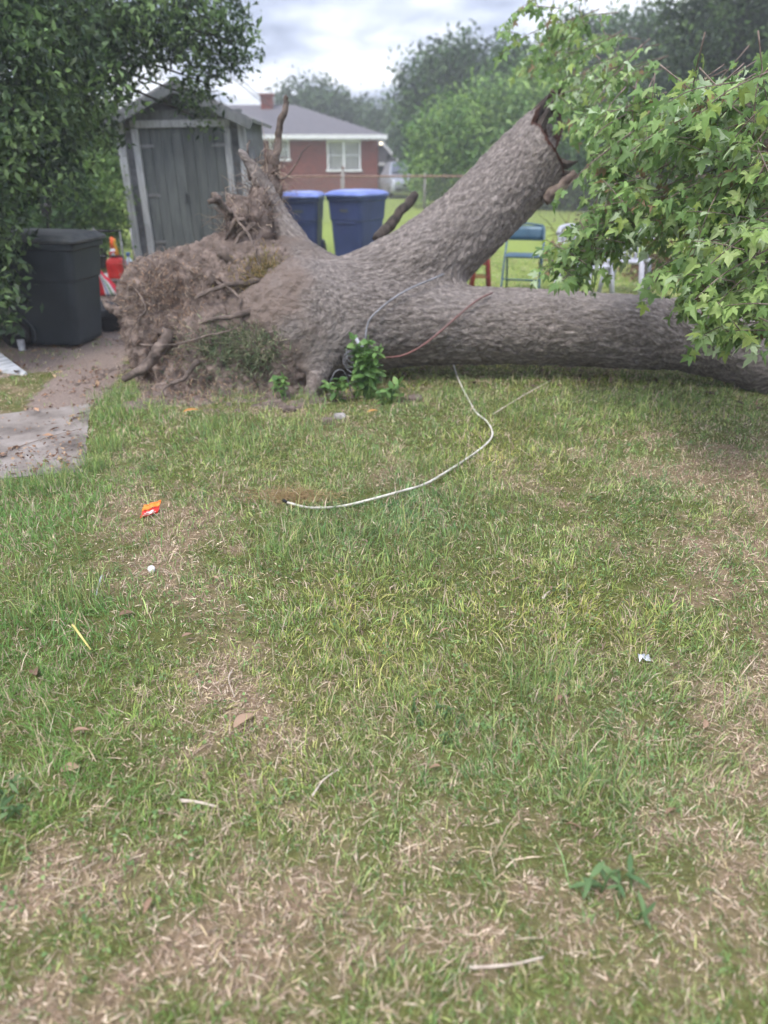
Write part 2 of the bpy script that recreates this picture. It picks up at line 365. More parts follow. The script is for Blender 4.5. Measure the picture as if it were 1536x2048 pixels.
def ground_mat():
    m, t, b = base_mat('lawn_ground')
    at = t.nodes.new('ShaderNodeAttribute'); at.attribute_name = 'Col'
    tc = t.nodes.new('ShaderNodeTexCoord')
    n = t.nodes.new('ShaderNodeTexNoise'); n.inputs['Scale'].default_value = 55; n.inputs['Detail'].default_value = 7; n.inputs['Roughness'].default_value = .7
    t.links.new(tc.outputs['Object'], n.inputs['Vector'])
    r = t.nodes.new('ShaderNodeValToRGB'); el = r.color_ramp.elements
    el[0].position = .3; el[0].color = (.55, .53, .51, 1); el[1].position = .7; el[1].color = (1.4, 1.38, 1.35, 1)
    t.links.new(n.outputs[0], r.inputs[0])
    mx = t.nodes.new('ShaderNodeMix'); mx.data_type = 'RGBA'; mx.blend_type = 'MULTIPLY'; mx.inputs[0].default_value = 1
    t.links.new(at.outputs['Color'], mx.inputs[6]); t.links.new(r.outputs[0], mx.inputs[7]); t.links.new(mx.outputs[2], b.inputs['Base Color'])
    b.inputs['Roughness'].default_value = .97; b.inputs['Specular IOR Level'].default_value = .1
    n2 = t.nodes.new('ShaderNodeTexNoise'); n2.inputs['Scale'].default_value = 90; n2.inputs['Detail'].default_value = 5; t.links.new(tc.outputs['Object'], n2.inputs['Vector'])
    bp = t.nodes.new('ShaderNodeBump'); bp.inputs['Strength'].default_value = .8; bp.inputs['Distance'].default_value = .02
    t.links.new(n2.outputs[0], bp.inputs['Height']); t.links.new(bp.outputs[0], b.inputs['Normal'])
    return m
M['ground'] = ground_mat()

# ------------------------------------------------------------------ ground cover map (world metres)
def in_poly(x, y, poly):
    x = np.asarray(x); y = np.asarray(y); c = np.zeros(x.shape, bool); j = len(poly) - 1
    for i in range(len(poly)):
        xi, yi = poly[i][:2]; xj, yj = poly[j][:2]
        c ^= ((yi > y) != (yj > y)) & (x < (xj - xi) * (y - yi) / (yj - yi + 1e-12) + xi); j = i
    return c
def GP(lst): return [G(a, b) for a, b in lst]
SLAB = GP([(-260, 985), (168, 946), (184, 806), (118, 812), (-260, 858)])
PATH = GP([(40, 840), (192, 812), (236, 756), (262, 700), (278, 640), (214, 645), (196, 690), (120, 742), (60, 800)])
EDGE = GP([(-300, 870), (118, 814), (130, 735), (-300, 800)])
YARD = GP([(-300, 800), (70, 745), (120, 742), (205, 690), (285, 640), (330, 560), (250, 535), (60, 560), (-300, 600)])   # earth around the dark cart
PLATE = GP([(285, 800), (330, 815), (480, 790), (600, 792), (720, 740), (900, 700), (900, 640), (250, 620), (262, 700)])
STRAW = [(262, 1000, 60, 40, 1.), (290, 1065, 80, 50, 1.), (335, 1125, 80, 45, 1.), (395, 1200, 75, 45, .9), (440, 1290, 75, 50, .7), (480, 1390, 85, 55, .8), (530, 1490, 110, 60, .8), (520, 1620, 130, 70, .75), (560, 1760, 150, 70, .75),
         (470, 1900, 140, 60, .42), (30, 1790, 130, 75, 1.1), (90, 1995, 150, 55, 1.), (720, 1870, 110, 50, .42), (900, 1920, 120, 60, .3), (1110, 1790, 80, 40, .6),
         (1460, 950, 150, 55, 1.), (1470, 1060, 130, 50, .9), (1510, 1180, 100, 70, .9), (1520, 1320, 90, 70, .8), (1510, 1480, 110, 100, .9), (1320, 1640, 60, 40, .8), (1490, 1680, 100, 80, .8),
         (1500, 1880, 100, 80, .7), (680, 862, 55, 22, 1.1), (575, 822, 50, 20, .9), (830, 800, 40, 14, .9), (340, 800, 80, 26, 1.), (560, 990, 70, 14, .8), (800, 965, 50, 14, .5), (820, 1620, 110, 50, .4), (300, 905, 60, 25, .4)]
LUSH = [(80, 1040, 170, 70, 1.), (80, 1260, 200, 110, 1.), (90, 1430, 200, 110, 1.), (200, 1590, 190, 110, .8), (500, 880, 170, 60, .9), (680, 1060, 240, 110, .6), (640, 1240, 140, 70, .5), (960, 1080, 260, 120, .6),
        (900, 1280, 300, 120, .5), (1050, 1450, 280, 110, .6), (1150, 800, 300, 50, 1.), (240, 830, 60, 60, 1.), (1230, 1620, 90, 60, .5), (950, 860, 140, 50, .7), (1150, 1250, 200, 100, .5)]
def _patch(lst):
    out = []
    for (px, py, rx, ry, s) in lst:
        c = G(px, py); out.append((c[0], c[1], abs(G(px + rx, py)[0] - c[0]), abs(G(px, py - ry)[1] - G(px, py + ry)[1]) / 2, s))
    return out
STRAW, LUSH = _patch(STRAW), _patch(LUSH)
def cover(x, y):
    """straw 0..1, lush 0..1 at the points"""
    x = np.asarray(x, float); y = np.asarray(y, float)
    wx = x + .22 * (fbm2(x, y, 5, 3, 3.3) - .5); wy = y + .30 * (fbm2(x, y, 5, 3, 9.1) - .5)
    s = (fbm2(x, y, 2.6, 4, 1.0) - .52) * 1.5 + (fbm2(x, y, 9, 3, 4.0) - .5) * 1.6 + .16
    s = s + (fbm2(x, y, 24, 2, 14.0) - .5) * 1.7 - .02
    l = (fbm2(x, y, 1.7, 3, 6.0) - .5) * 1.2 + .3
    for cx, cy, rx, ry, a in STRAW: s = s + .78 * a * np.exp(-(((wx - cx) / rx) ** 2 + ((wy - cy) / ry) ** 2))
    for cx, cy, rx, ry, a in LUSH:
        k = a * np.exp(-(((wx - cx) / rx) ** 2 + ((wy - cy) / ry) ** 2)); s = s - .7 * k; l = l + .8 * k
    return np.clip(s, 0, 1), np.clip(l, 0, 1)
def bare(x, y):
    return in_poly(x, y, SLAB), in_poly(x, y, PATH), in_poly(x, y, YARD), in_poly(x, y, PLATE)
def gz(x, y):
    x = np.asarray(x, float); y = np.asarray(y, float)
    return .030 * (fbm2(x, y, 1.1, 3, 2.0) - .5) * np.clip(8 - y, 0, 1) * 1.0
def gp(px, py, lift=0.0):                           # resting point on the uneven lawn
    g = G(px, py); g[2] = float(gz(np.array([g[0]]), np.array([g[1]]))[0]) + lift; return g

# ground sheet: fine near the camera, coarse to the horizon
def axis(lo, hi, fine, far):
    a = np.arange(lo, hi, fine); k = fine; up = [hi]
    while up[-1] < far: k *= 1.35; up.append(up[-1] + k)
    k = fine; dn = [lo]
    while dn[-1] > -far: k *= 1.35; dn.append(dn[-1] - k)
    return np.array(sorted(dn[1:])), a, np.array(up)
xa = np.concatenate(axis(-4.5, 4.5, .045, 500)); ya = np.concatenate(axis(.2, 8.0, .045, 500))
XX, YY = np.meshgrid(xa, ya); fx, fy = XX.ravel(), YY.ravel()
s_, l_ = cover(fx, fy); b0, b1, b2, b3 = bare(fx, fy)
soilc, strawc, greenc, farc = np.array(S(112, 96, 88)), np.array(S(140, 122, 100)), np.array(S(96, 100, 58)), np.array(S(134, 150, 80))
gc = greenc[None] * (1 - s_[:, None]) + (strawc * .85 + soilc * .15)[None] * s_[:, None]
dirt = (b1 | b2 | b3)
gc[dirt] = np.array(S(140, 126, 119))
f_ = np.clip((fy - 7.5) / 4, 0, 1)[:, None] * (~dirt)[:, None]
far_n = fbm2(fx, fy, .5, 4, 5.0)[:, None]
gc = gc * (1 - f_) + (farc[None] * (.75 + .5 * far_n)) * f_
nx, ny = len(xa), len(ya)
idx = np.arange(nx * ny).reshape(ny, nx)
quads = np.stack([idx[:-1, :-1].ravel(), idx[:-1, 1:].ravel(), idx[1:, 1:].ravel(), idx[1:, :-1].ravel()], 1)
gro = mesh_np('ground', np.stack([fx, fy, gz(fx, fy)], 1), [quads], M['ground'], smooth=True, col=gc)
tag(gro, 'patchy backyard lawn and bare earth', kind='structure')

# ------------------------------------------------------------------ signed-distance sculpting
def seg_d(p, a, b, ra, rb):
    ab = b - a; t = np.clip(((p - a) @ ab) / (ab @ ab), 0, 1)
    return np.sqrt(((p - a - t[:, None] * ab) ** 2).sum(1)) - (ra + t * (rb - ra))
def chain_d(p, ch):
    d = None
    for (a, ra), (b, rb) in zip(ch[:-1], ch[1:]):
        q = seg_d(p, a, b, ra, rb); d = q if d is None else np.minimum(d, q)
    return d
def smin(a, b, k):
    h = np.clip(.5 + .5 * (b - a) / k, 0, 1); return b * (1 - h) + a * h - k * h * (1 - h)
def surface_nets(f, lo, hi, h):
    lo = np.array(lo, float); n = np.ceil((np.array(hi) - lo) / h).astype(int) + 1
    val = np.empty(n, np.float32)
    ys, zs = np.meshgrid(lo[1] + h * np.arange(n[1]), lo[2] + h * np.arange(n[2]), indexing='ij'); ys, zs = ys.ravel(), zs.ravel()
    bs = 6; nb = -(-n // bs)                         # coarse blocks first, fine values only near the surface
    bi = np.stack(np.meshgrid(*[np.arange(k) for k in nb], indexing='ij'), -1).reshape(-1, 3)
    bv = f(lo + h * (bi * bs + (bs - 1) / 2))
    full = np.repeat(np.repeat(np.repeat(bv.reshape(nb), bs, 0), bs, 1), bs, 2)[:n[0], :n[1], :n[2]]; val[:] = full
    nearb = bi[np.abs(bv) < h * bs * .9 + .10]
    off = np.stack(np.meshgrid(*[np.arange(bs)] * 3, indexing='ij'), -1).reshape(-1, 3)
    for c0 in range(0, len(nearb), 800):
        ix = (nearb[c0:c0 + 800, None] * bs + off[None]).reshape(-1, 3); ix = ix[(ix < n).all(1)]
        val[tuple(ix.T)] = f(lo + h * ix)
    ins = val < 0
    cnt = np.zeros(n - 1, np.int8); cor = [(a, b, c) for a in (0, 1) for b in (0, 1) for c in (0, 1)]
    sl = lambda a, b, c: (slice(a, n[0] - 1 + a), slice(b, n[1] - 1 + b), slice(c, n[2] - 1 + c))
    for q in cor: cnt += ins[sl(*q)]
    act = np.argwhere((cnt > 0) & (cnt < 8)); vid = np.full(n - 1, -1, np.int64); vid[tuple(act.T)] = np.arange(len(act))
    acc = np.zeros((len(act), 3)); m = np.zeros(len(act))
    for a in cor:
        for ax in range(3):
            if a[ax]: continue
            b = list(a); b[ax] = 1
            va = val[tuple((act + a).T)].astype(float); vb = val[tuple((act + b).T)].astype(float)
            k = (va < 0) != (vb < 0); t = np.where(k, va / np.where(va - vb == 0, 1, va - vb), 0)
            pt = np.array(a, float)[None].repeat(len(act), 0); pt[:, ax] = t
            acc[k] += pt[k]; m[k] += 1
    V = lo + (act + acc / m[:, None]) * h
    Q = []
    for ax in range(3):
        u, v = [(1, 2), (2, 0), (0, 1)][ax]
        s0 = [slice(None)] * 3; s1 = [slice(None)] * 3; s0[ax] = slice(0, -1); s1[ax] = slice(1, None)
        A, B = ins[tuple(s0)], ins[tuple(s1)]
        e_ = np.argwhere(A != B); e_ = e_[(e_[:, u] > 0) & (e_[:, v] > 0) & (e_[:, u] < n[u] - 1) & (e_[:, v] < n[v] - 1)]
        fl = A[tuple(e_.T)]
        def c(du, dv):
            q = e_.copy(); q[:, u] -= du; q[:, v] -= dv; return vid[tuple(q.T)]
        q = np.stack([c(1, 1), c(0, 1), c(0, 0), c(1, 0)], 1); q[~fl] = q[~fl][:, ::-1]
        Q.append(q)
    Q = np.concatenate(Q); Q = Q[(Q >= 0).all(1)]
    return V, Q
def vnormals(V, Q):
    n = np.cross(V[Q[:, 2]] - V[Q[:, 0]], V[Q[:, 3]] - V[Q[:, 1]]); N = np.zeros_like(V)
    for k in range(4): np.add.at(N, Q[:, k], n)
    return N / (np.linalg.norm(N, axis=1, keepdims=True) + 1e-9)

# ------------------------------------------------------------------ the fallen tree
def CH(lst): return [(P(a, b, c), r) for a, b, c, r in lst]
TRUNK = CH([(570, 655, 6.0, .48), (600, 650, 5.95, .50), (690, 642, 6.0, .44), (800, 644, 6.05, .37), (920, 650, 6.05, .32), (1080, 656, 6.0, .305), (1240, 661, 5.95, .295),
            (1380, 671, 5.85, .285), (1480, 700, 5.7, .27), (1600, 746, 5.5, .26)]) + [(np.array([3.7, 5.0, .30]), .25), (np.array([4.9, 4.4, .28]), .22)]
STEM = CH([(700, 610, 6.15, .37), (835, 540, 6.3, .355), (937, 452, 6.6, .33), (1028, 360, 6.9, .32), (1127, 258, 7.25, .31), (1187, 200, 7.45, .305)])
R_FRONT = CH([(690, 670, 5.9, .26), (655, 705, 5.68, .15), (634, 750, 5.5, .095), (622, 800, 5.38, .06), (616, 830, 5.32, .04)])
R_LOW = CH([(650, 670, 5.8, .25), (580, 700, 5.72, .18), (520, 735, 5.72, .10), (470, 760, 5.7, .06)])
R_MID = CH([(600, 600, 5.9, .28), (520, 610, 5.88, .12), (450, 628, 5.86, .09), (380, 650, 5.86, .05)])
R_TOP = CH([(620, 560, 6.2, .25), (540, 520, 6.2, .14), (480, 500, 6.15, .09), (436, 494, 6.1, .06)])
R_UP = CH([(610, 545, 6.3, .24), (585, 490, 6.4, .15), (560, 440, 6.5, .105), (530, 380, 6.6, .075), (508, 338, 6.65, .05), (482, 304, 6.7, .028)])
CHAINS = [TRUNK, STEM, R_FRONT, R_LOW, R_MID, R_TOP, R_UP]
KS = [.10, .12, .10, .12, .10, .10, .12]
END = P(1120, 266, 7.22); SDIR = (STEM[-1][0] - STEM[2][0]); SDIR /= np.linalg.norm(SDIR)
SUP = np.array([-.5, 0, .85]); SUP -= SDIR * (SUP @ SDIR); SUP /= np.linalg.norm(SUP)
SFR = np.cross(SDIR, SUP)
def stem_cut(p):
    q = p - END; up = q @ SUP / .32; fr = q @ SFR / .32
    jag = .10 * (fbm(p * np.array([9, 9, 9]), 2) - .5) + .16 * (vnoise(np.stack([up * 3.2 + 5, fr * 3.2, 0 * up], 1)) - .5)
    back = np.clip(-fr * .95 + up * .5 + .05, 0, 1.2); lim = -.34 + .78 * back + .05 * np.clip(-up, 0, 1) + jag
    return q @ SDIR - lim
def tree_sdf(p, detail=False):
    d = None
    for ch, k in zip(CHAINS, KS):
        q = chain_d(p, ch)
        if ch is STEM:
            c = stem_cut(p); q = np.maximum(q, c)
            hol = np.linalg.norm((p - END) - SDIR * np.clip((p - END) @ SDIR, -.55, .9)[:, None], axis=1) - .25 - .06 * (vnoise(p * 11) - .5)
            q = np.maximum(q, -hol)
        d = q if d is None else smin(d, q, k)
    return d
lo, hi = np.array([-1.75, 4.5, -.12]), np.array([3.55, 7.95, 2.45])
V, Q = surface_nets(tree_sdf, lo, hi, .0145)
def axis_dir(p):
    T = np.zeros_like(p); W = np.zeros(len(p))
    for ch in CHAINS:
        for (a, ra), (b, rb) in zip(ch[:-1], ch[1:]):
            d = np.abs(seg_d(p, a, b, ra, rb)); t = (b - a) / np.linalg.norm(b - a)
            if t[0] < 0 and ch not in (R_UP,): t = -t
            k = np.exp(-d / .05) + 1e-9; T += t * k[:, None]; W += k
    return T / (np.linalg.norm(T, axis=1, keepdims=True) + 1e-9)
T = axis_dir(V); C0 = P(860, 600, 6.1)
rel = V - C0
qb = rel - T * ((rel * T).sum(1) * (1 - .50))[:, None]          # coordinates squeezed along the grain
N = vnormals(V, Q)
cutv = stem_cut(V); wood = ((np.abs(cutv) < .035) | (cutv > -.02)) & (V[:, 2] > 1.2)
inner = np.linalg.norm((V - END) - SDIR * ((V - END) @ SDIR)[:, None], axis=1) < .25
wood = np.clip((wood | (inner & ((V - END) @ SDIR > -.85) & (V[:, 2] > 1.2))).astype(float), 0, 1)
pj = proj(V); soilw = np.clip((640 - pj[:, 0]) / 90 + (fbm(V * 6, 3) - .5) * 2.2, 0, 1) * (pj[:, 1] > 470) * (V[:, 0] < -.4) * .9
big = fbm(qb * 4.0, 3) - .5
wq_ = qb + .05 * np.stack([fbm(qb * 9 + 3, 2), fbm(qb * 9 + 31, 2), fbm(qb * 9 + 57, 2)], 1)
f1 = np.abs(2 * fbm(wq_ * 20, 2) - 1); f2 = np.abs(2 * fbm(wq_ * 36 + 7, 2) - 1)
plates = np.clip(f1 * 4.0, 0, 1) * .6 + np.clip(f2 * 3.5, 0, 1) * .4        # flat bark plates parted by narrow furrows
fin = fbm(qb * 46, 2) - .5
disp = -.012 + .05 * big + (.019 * (plates - .8)) * (1 - .6 * soilw) + .014 * fin + soilw * .07 * (fbm(V * 15, 3) - .5)
V = V + N * (disp * (1 - .4 * wood))[:, None]
tree = thing('fallen_tree', 'huge uprooted grey-barked tree lying across the lawn with forked trunk', 'tree', (0, 0, 0))
mesh_np('trunk', V, [Q], M['bark'], tree, smooth=True, vec={'bark': qb, 'wood': wood, 'soil': soilw})

# root plate: earth torn up with the roots
BALLS = [(308, 594, 6.15, .27), (355, 585, 6.25, .31), (300, 650, 6.05, .20), (322, 720, 5.95, .22), (430, 585, 6.25, .36), (530, 590, 6.2, .42), (345, 690, 6.0, .29), (440, 700, 5.9, .36), (540, 715, 5.85, .32), (375, 760, 5.75, .22),
         (470, 770, 5.65, .18), (300, 655, 6.1, .18), (560, 770, 5.6, .15), (595, 735, 5.68, .17), (575, 690, 5.72, .24), (520, 690, 5.72, .22), (470, 520, 6.3, .22), (330, 790, 5.55, .10)]
BALLS = [(P(a, b, c), r) for a, b, c, r in BALLS]
CAV = [(P(318, 705, 5.70), .12), (P(690, 735, 5.75), .14)]
def soil_sdf(p):
    d = None
    for c, r in BALLS:
        q = np.linalg.norm((p - c), axis=1) - r; d = q if d is None else smin(d, q, .10)
    d = smin(d, np.maximum(p[:, 2] - .02 * 0 + .02, np.linalg.norm((p[:, :2] - P(440, 740, 5.75)[:2]) / np.array([1.15, .75]), axis=1) * .8 - .8), .12)
    for c, r in CAV:
        d = np.maximum(d, -(np.linalg.norm(p - c, axis=1) - r))
    return d + .10 * (fbm(p * 3.4, 4) - .5) + .055 * (np.abs(fbm(p * 11, 3) - .5) * 2 - .35)
SV, SQ = surface_nets(soil_sdf, [-2.7, 4.7, -.08], [.35, 7.1, 1.3], .018)
SN = vnormals(SV, SQ)
SV = SV + SN * (.07 * (fbm(SV * 17, 3) - .5) + .04 * (fbm(SV * 45, 2) - .5))[:, None]
plate = mesh_np('root_plate', SV, [SQ], M['soil'], tree, smooth=True)
plate['label'] = 'pale earth root plate bristling with torn roots'

# helpers for strands
def strands(name, roots_, dirs, lens, rad, mat, parent, cols, curl=.5, seg=5, n=3):
    V_, F_, C_ = [], [], []
    k = len(roots_); p = np.array(roots_, float); d = np.array(dirs, float); d /= np.linalg.norm(d, axis=1, keepdims=True)
    rings = []
    for s in range(seg + 1):
        ref = np.where(np.abs(d[:, 2:3]) > .9, np.array([[1., 0, 0]]), np.array([[0, 0, 1.]]))
        a = np.cross(d, ref); a /= np.linalg.norm(a, axis=1, keepdims=True); b = np.cross(d, a)
        rr = (np.asarray(rad) * (1 - .75 * s / seg))[:, None]
        rings.append(np.stack([p + (a * math.cos(2 * math.pi * i / n) + b * math.sin(2 * math.pi * i / n)) * rr for i in range(n)], 1))
        p = p + d * (np.asarray(lens) / seg)[:, None]
        d = d + RNG.normal(0, curl, d.shape); d /= np.linalg.norm(d, axis=1, keepdims=True)
    A = np.stack(rings, 1)                          # k, seg+1, n, 3
    V_ = A.reshape(-1, 3); base = np.arange(k)[:, None, None] * ((seg + 1) * n)
    si = np.arange(seg)[None, :, None] * n; ni = np.arange(n)[None, None, :]; nj = (ni + 1) % n
    F_ = np.stack([base + si + ni, base + si + nj, base + si + n + nj, base + si + n + ni], -1).reshape(-1, 4)
    C_ = np.repeat(np.array(cols), (seg + 1) * n, 0)
    return mesh_np(name, V_, [F_], mat, parent, smooth=True, col=C_)
def pick(pal, n, jit=.15, wts=None):
    pal = np.array(pal); i = RNG.choice(len(pal), n, p=wts); return pal[i] * (1 + RNG.normal(0, jit, (n, 1))).clip(.5, 1.6)

SPJ = proj(SV); vis = (SN @ np.array([0, -1, .35])) > -.1
def on_plate(px, py, rx, ry, n):
    w_ = np.exp(-(((SPJ[:, 0] - px) / rx) ** 2 + ((SPJ[:, 1] - py) / ry) ** 2)) * vis; w_ /= w_.sum()
    return RNG.choice(len(SV), n, p=w_)
DRYPAL = [S(166, 146, 130), S(140, 122, 110), S(120, 102, 94), S(188, 170, 152), S(100, 84, 77)]
ids = np.concatenate([on_plate(345, 560, 70, 40, 800), on_plate(300, 610, 40, 40, 350), on_plate(330, 650, 60, 40, 400), on_plate(300, 720, 30, 60, 300), on_plate(360, 720, 40, 50, 300), on_plate(440, 640, 160, 120, 500),
                      on_plate(470, 590, 120, 60, 120), on_plate(420, 740, 150, 50, 120), on_plate(360, 790, 60, 30, 120)])
dd = SN[ids] * .55 + RNG.normal(0, .6, (len(ids), 3)) + np.array([0, -.1, -.25])
fr = strands('fine_roots', SV[ids] - SN[ids] * .01, dd, RNG.uniform(.03, .14, len(ids)), RNG.lognormal(-6.1, .4, len(ids)), M['dry'], tree, pick(DRYPAL, len(ids)), .45, 6)
fr['kind'] = 'stuff'
# named thicker roots
def root(pts, rads, name='root', mat='root', wob=.16, n=10):
    pts = smooth_path([P(*q) for q in pts], 7); m = len(pts)
    jt = np.cumsum(RNG.normal(0, .006, (m, 3)), 0); jt -= np.linspace(0, 1, m)[:, None] * jt[-1]; pts = [p + q for p, q in zip(pts, jt)]
    rr = np.interp(np.linspace(0, 1, m), np.linspace(0, 1, len(rads)), rads)
    return MB().tube(pts, list(rr), n, wob=wob).build(name, M[mat], tree, smooth=True)
root([(560, 450, 6.6), (545, 400, 6.7), (540, 345, 6.75), (552, 280, 6.8), (562, 230, 6.8), (574, 192, 6.8)], [.055, .038, .032, .029, .026, .018])
root([(534, 500, 6.3), (500, 455, 6.25), (465, 425, 6.2), (440, 404, 6.15), (426, 392, 6.15)], [.05, .035, .03, .028, .024])
root([(440, 404, 6.15), (432, 400, 6.1), (420, 404, 6.05)], [.025, .022, .018])
root([(340, 660, 5.72), (318, 700, 5.6), (285, 735, 5.55), (248, 758, 5.55)], [.048, .044, .036, .026])
root([(300, 640, 6.0), (260, 625, 5.95), (225, 618, 5.95), (205, 600, 6.0)], [.07, .05, .035, .015])
root([(395, 720, 5.45), (370, 745, 5.4), (330, 770, 5.35), (318, 800, 5.3)], [.022, .016, .011, .006])
root([(430, 560, 5.9), (475, 590, 5.75), (480, 640, 5.62), (505, 690, 5.55)], [.012, .010, .009, .006])
root([(275, 688, 5.75), (340, 692, 5.55), (420, 676, 5.5), (480, 650, 5.5)], [.006, .007, .007, .005])
root([(440, 500, 6.0), (480, 520, 5.95), (540, 540, 5.9)], [.05, .045, .03])
root([(390, 600, 5.75), (450, 575, 5.8), (520, 568, 5.82), (590, 565, 6.0)], [.010, .018, .026, .03])
root([(400, 645, 5.65), (470, 632, 5.6), (540, 622, 5.72), (600, 615, 5.95)], [.010, .020, .030, .03])
root([(360, 506, 6.2), (385, 515, 6.15), (400, 525, 6.1)], [.007, .009, .009])
root([(500, 360, 6.7), (496, 310, 6.75), (500, 280, 6.8)], [.012, .009, .005])
root([(545, 340, 6.7), (575, 350, 6.7), (620, 290, 6.8)], [.010, .007, .004])
root([(470, 430, 6.15), (500, 480, 6.0), (520, 540, 5.85)], [.010, .010, .008])
root([(490, 440, 6.15), (470, 455, 6.1), (452, 480, 6.1)], [.02, .016, .008])
root([(510, 450, 6.2), (480, 475, 6.1), (466, 500, 6.05)], [.022, .018, .010])
root([(275, 640, 5.8), (290, 610, 5.8), (262, 560, 5.9)], [.010, .008, .005])
root([(250, 700, 5.7), (262, 660, 5.75), (278, 640, 5.8)], [.004, .004, .005])
# earth clumps held in the raised roots
def clump(px, py, Y, r, n_st):
    c = P(px, py, Y)
    f = lambda p: np.linalg.norm((p - c) * np.array([1.1, 1, .72]), axis=1) - r * .8 + .16 * r * 5 * (fbm(p * 9, 3) - .5)
    v, q = surface_nets(f, c - r * 1.9, c + r * 1.9, .025)
    o = mesh_np('earth_clump', v, [q], M['soil'], tree, smooth=True)
    nn = vnormals(v, q); i = RNG.choice(len(v), n_st)
    s = strands('fine_roots', v[i], nn[i] * .7 + RNG.normal(0, .6, (n_st, 3)), RNG.uniform(.08, .32, n_st), RNG.uniform(.0015, .004, n_st), M['dry'], tree, pick(DRYPAL[1:], n_st), .4, 6)
    s['kind'] = 'stuff'
clump(535, 375, 6.75, .17, 160); clump(545, 320, 6.78, .08, 50); clump(480, 440, 6.3, .16, 160); clump(510, 470, 6.35, .20, 160); clump(520, 420, 6.5, .15, 100); clump(463, 460, 6.2, .08, 80)
# dark broken branch on the far side, torn fibre at the broken stem, stub
root([(755, 480, 7.1), (790, 440, 7.3), (830, 388, 7.5)], [.055, .045, .04], 'branch_stub', 'bark_dark')
root([(1090, 400, 6.75), (1125, 368, 6.7), (1152, 345, 6.65)], [.05, .042, .03], 'branch_stub', 'bark_twig')
for (a, b, r0) in (((1050, 262, 7.05), (1100, 186, 7.2), .05), ((1068, 268, 7.0), (1112, 200, 7.1), .045), ((1085, 262, 7.05), (1116, 182, 7.15), .03), ((1120, 330, 6.95), (1156, 322, 6.95), .05), ((1110, 345, 6.9), (1148, 344, 6.9), .04), ((1076, 240, 7.2), (1128, 196, 7.3), .06)):
    pa, pb = P(*a), P(*b)
    MB().tube([pa, pa * .5 + pb * .5 + RNG.normal(0, .012, 3), pb], [r0, r0 * .7, .004], 6, wob=.3).build('splinter', M['bark_dark'], tree, smooth=False)

# ------------------------------------------------------------------ leaves and blades
def blades(name, pos, nrm, L, W, lean, cols, mat, parent=None, az=None, curl=.4):
    """grass blades: five points each, curved over"""
    n = len(pos); az = RNG.uniform(0, 2 * np.pi, n) if az is None else az
    ref = np.tile(np.array([[1., 0.13, .2]]), (n, 1)); t1 = np.cross(nrm, ref); t1 /= np.linalg.norm(t1, axis=1, keepdims=True); t2 = np.cross(nrm, t1)
    h = t1 * np.cos(az)[:, None] + t2 * np.sin(az)[:, None]; sd = np.cross(nrm, h)
    tw = RNG.normal(0, .7, n)[:, None]; sd = sd * np.cos(tw) + nrm * np.sin(tw) * .6
    l1 = lean * (1 - curl); d1 = nrm * np.cos(l1)[:, None] + h * np.sin(l1)[:, None]
    l2 = lean * (1 + curl * .8); d2 = nrm * np.cos(l2)[:, None] + h * np.sin(l2)[:, None]
    L_ = L[:, None]; W_ = W[:, None] * .5
    m1 = pos + d1 * L_ * .5; tip = m1 + d2 * L_ * .5
    A = np.stack([pos - sd * W_ * .8, pos + sd * W_ * .8, m1 + sd * W_, m1 - sd * W_, tip], 1).reshape(-1, 3)
    b = np.arange(n)[:, None] * 5
    return mesh_np(name, A, [b + np.array([[0, 1, 2, 3]]), b + np.array([[3, 2, 4]])], mat, parent, col=np.repeat(cols, 5, 0))
def scatter_area(y0, y1, dens, kx=.60, mx=.9):
    n = int(dens * (y1 - y0) * (2 * (kx * (y0 + y1) / 2 + mx)))
    y = RNG.uniform(y0, y1, int(n * 1.9)); x = RNG.uniform(-1, 1, len(y)) * (kx * y1 + mx)
    k = np.abs(x) < kx * y + mx; return x[k][:n], y[k][:n]
GREENS = np.array([S(116, 142, 76), S(138, 162, 92), S(162, 178, 106), S(182, 188, 120), S(110, 142, 86), S(130, 160, 102)])
STRAWS = np.array([S(208, 186, 164), S(186, 162, 142), S(218, 200, 178), S(160, 136, 120), S(196, 178, 142)])
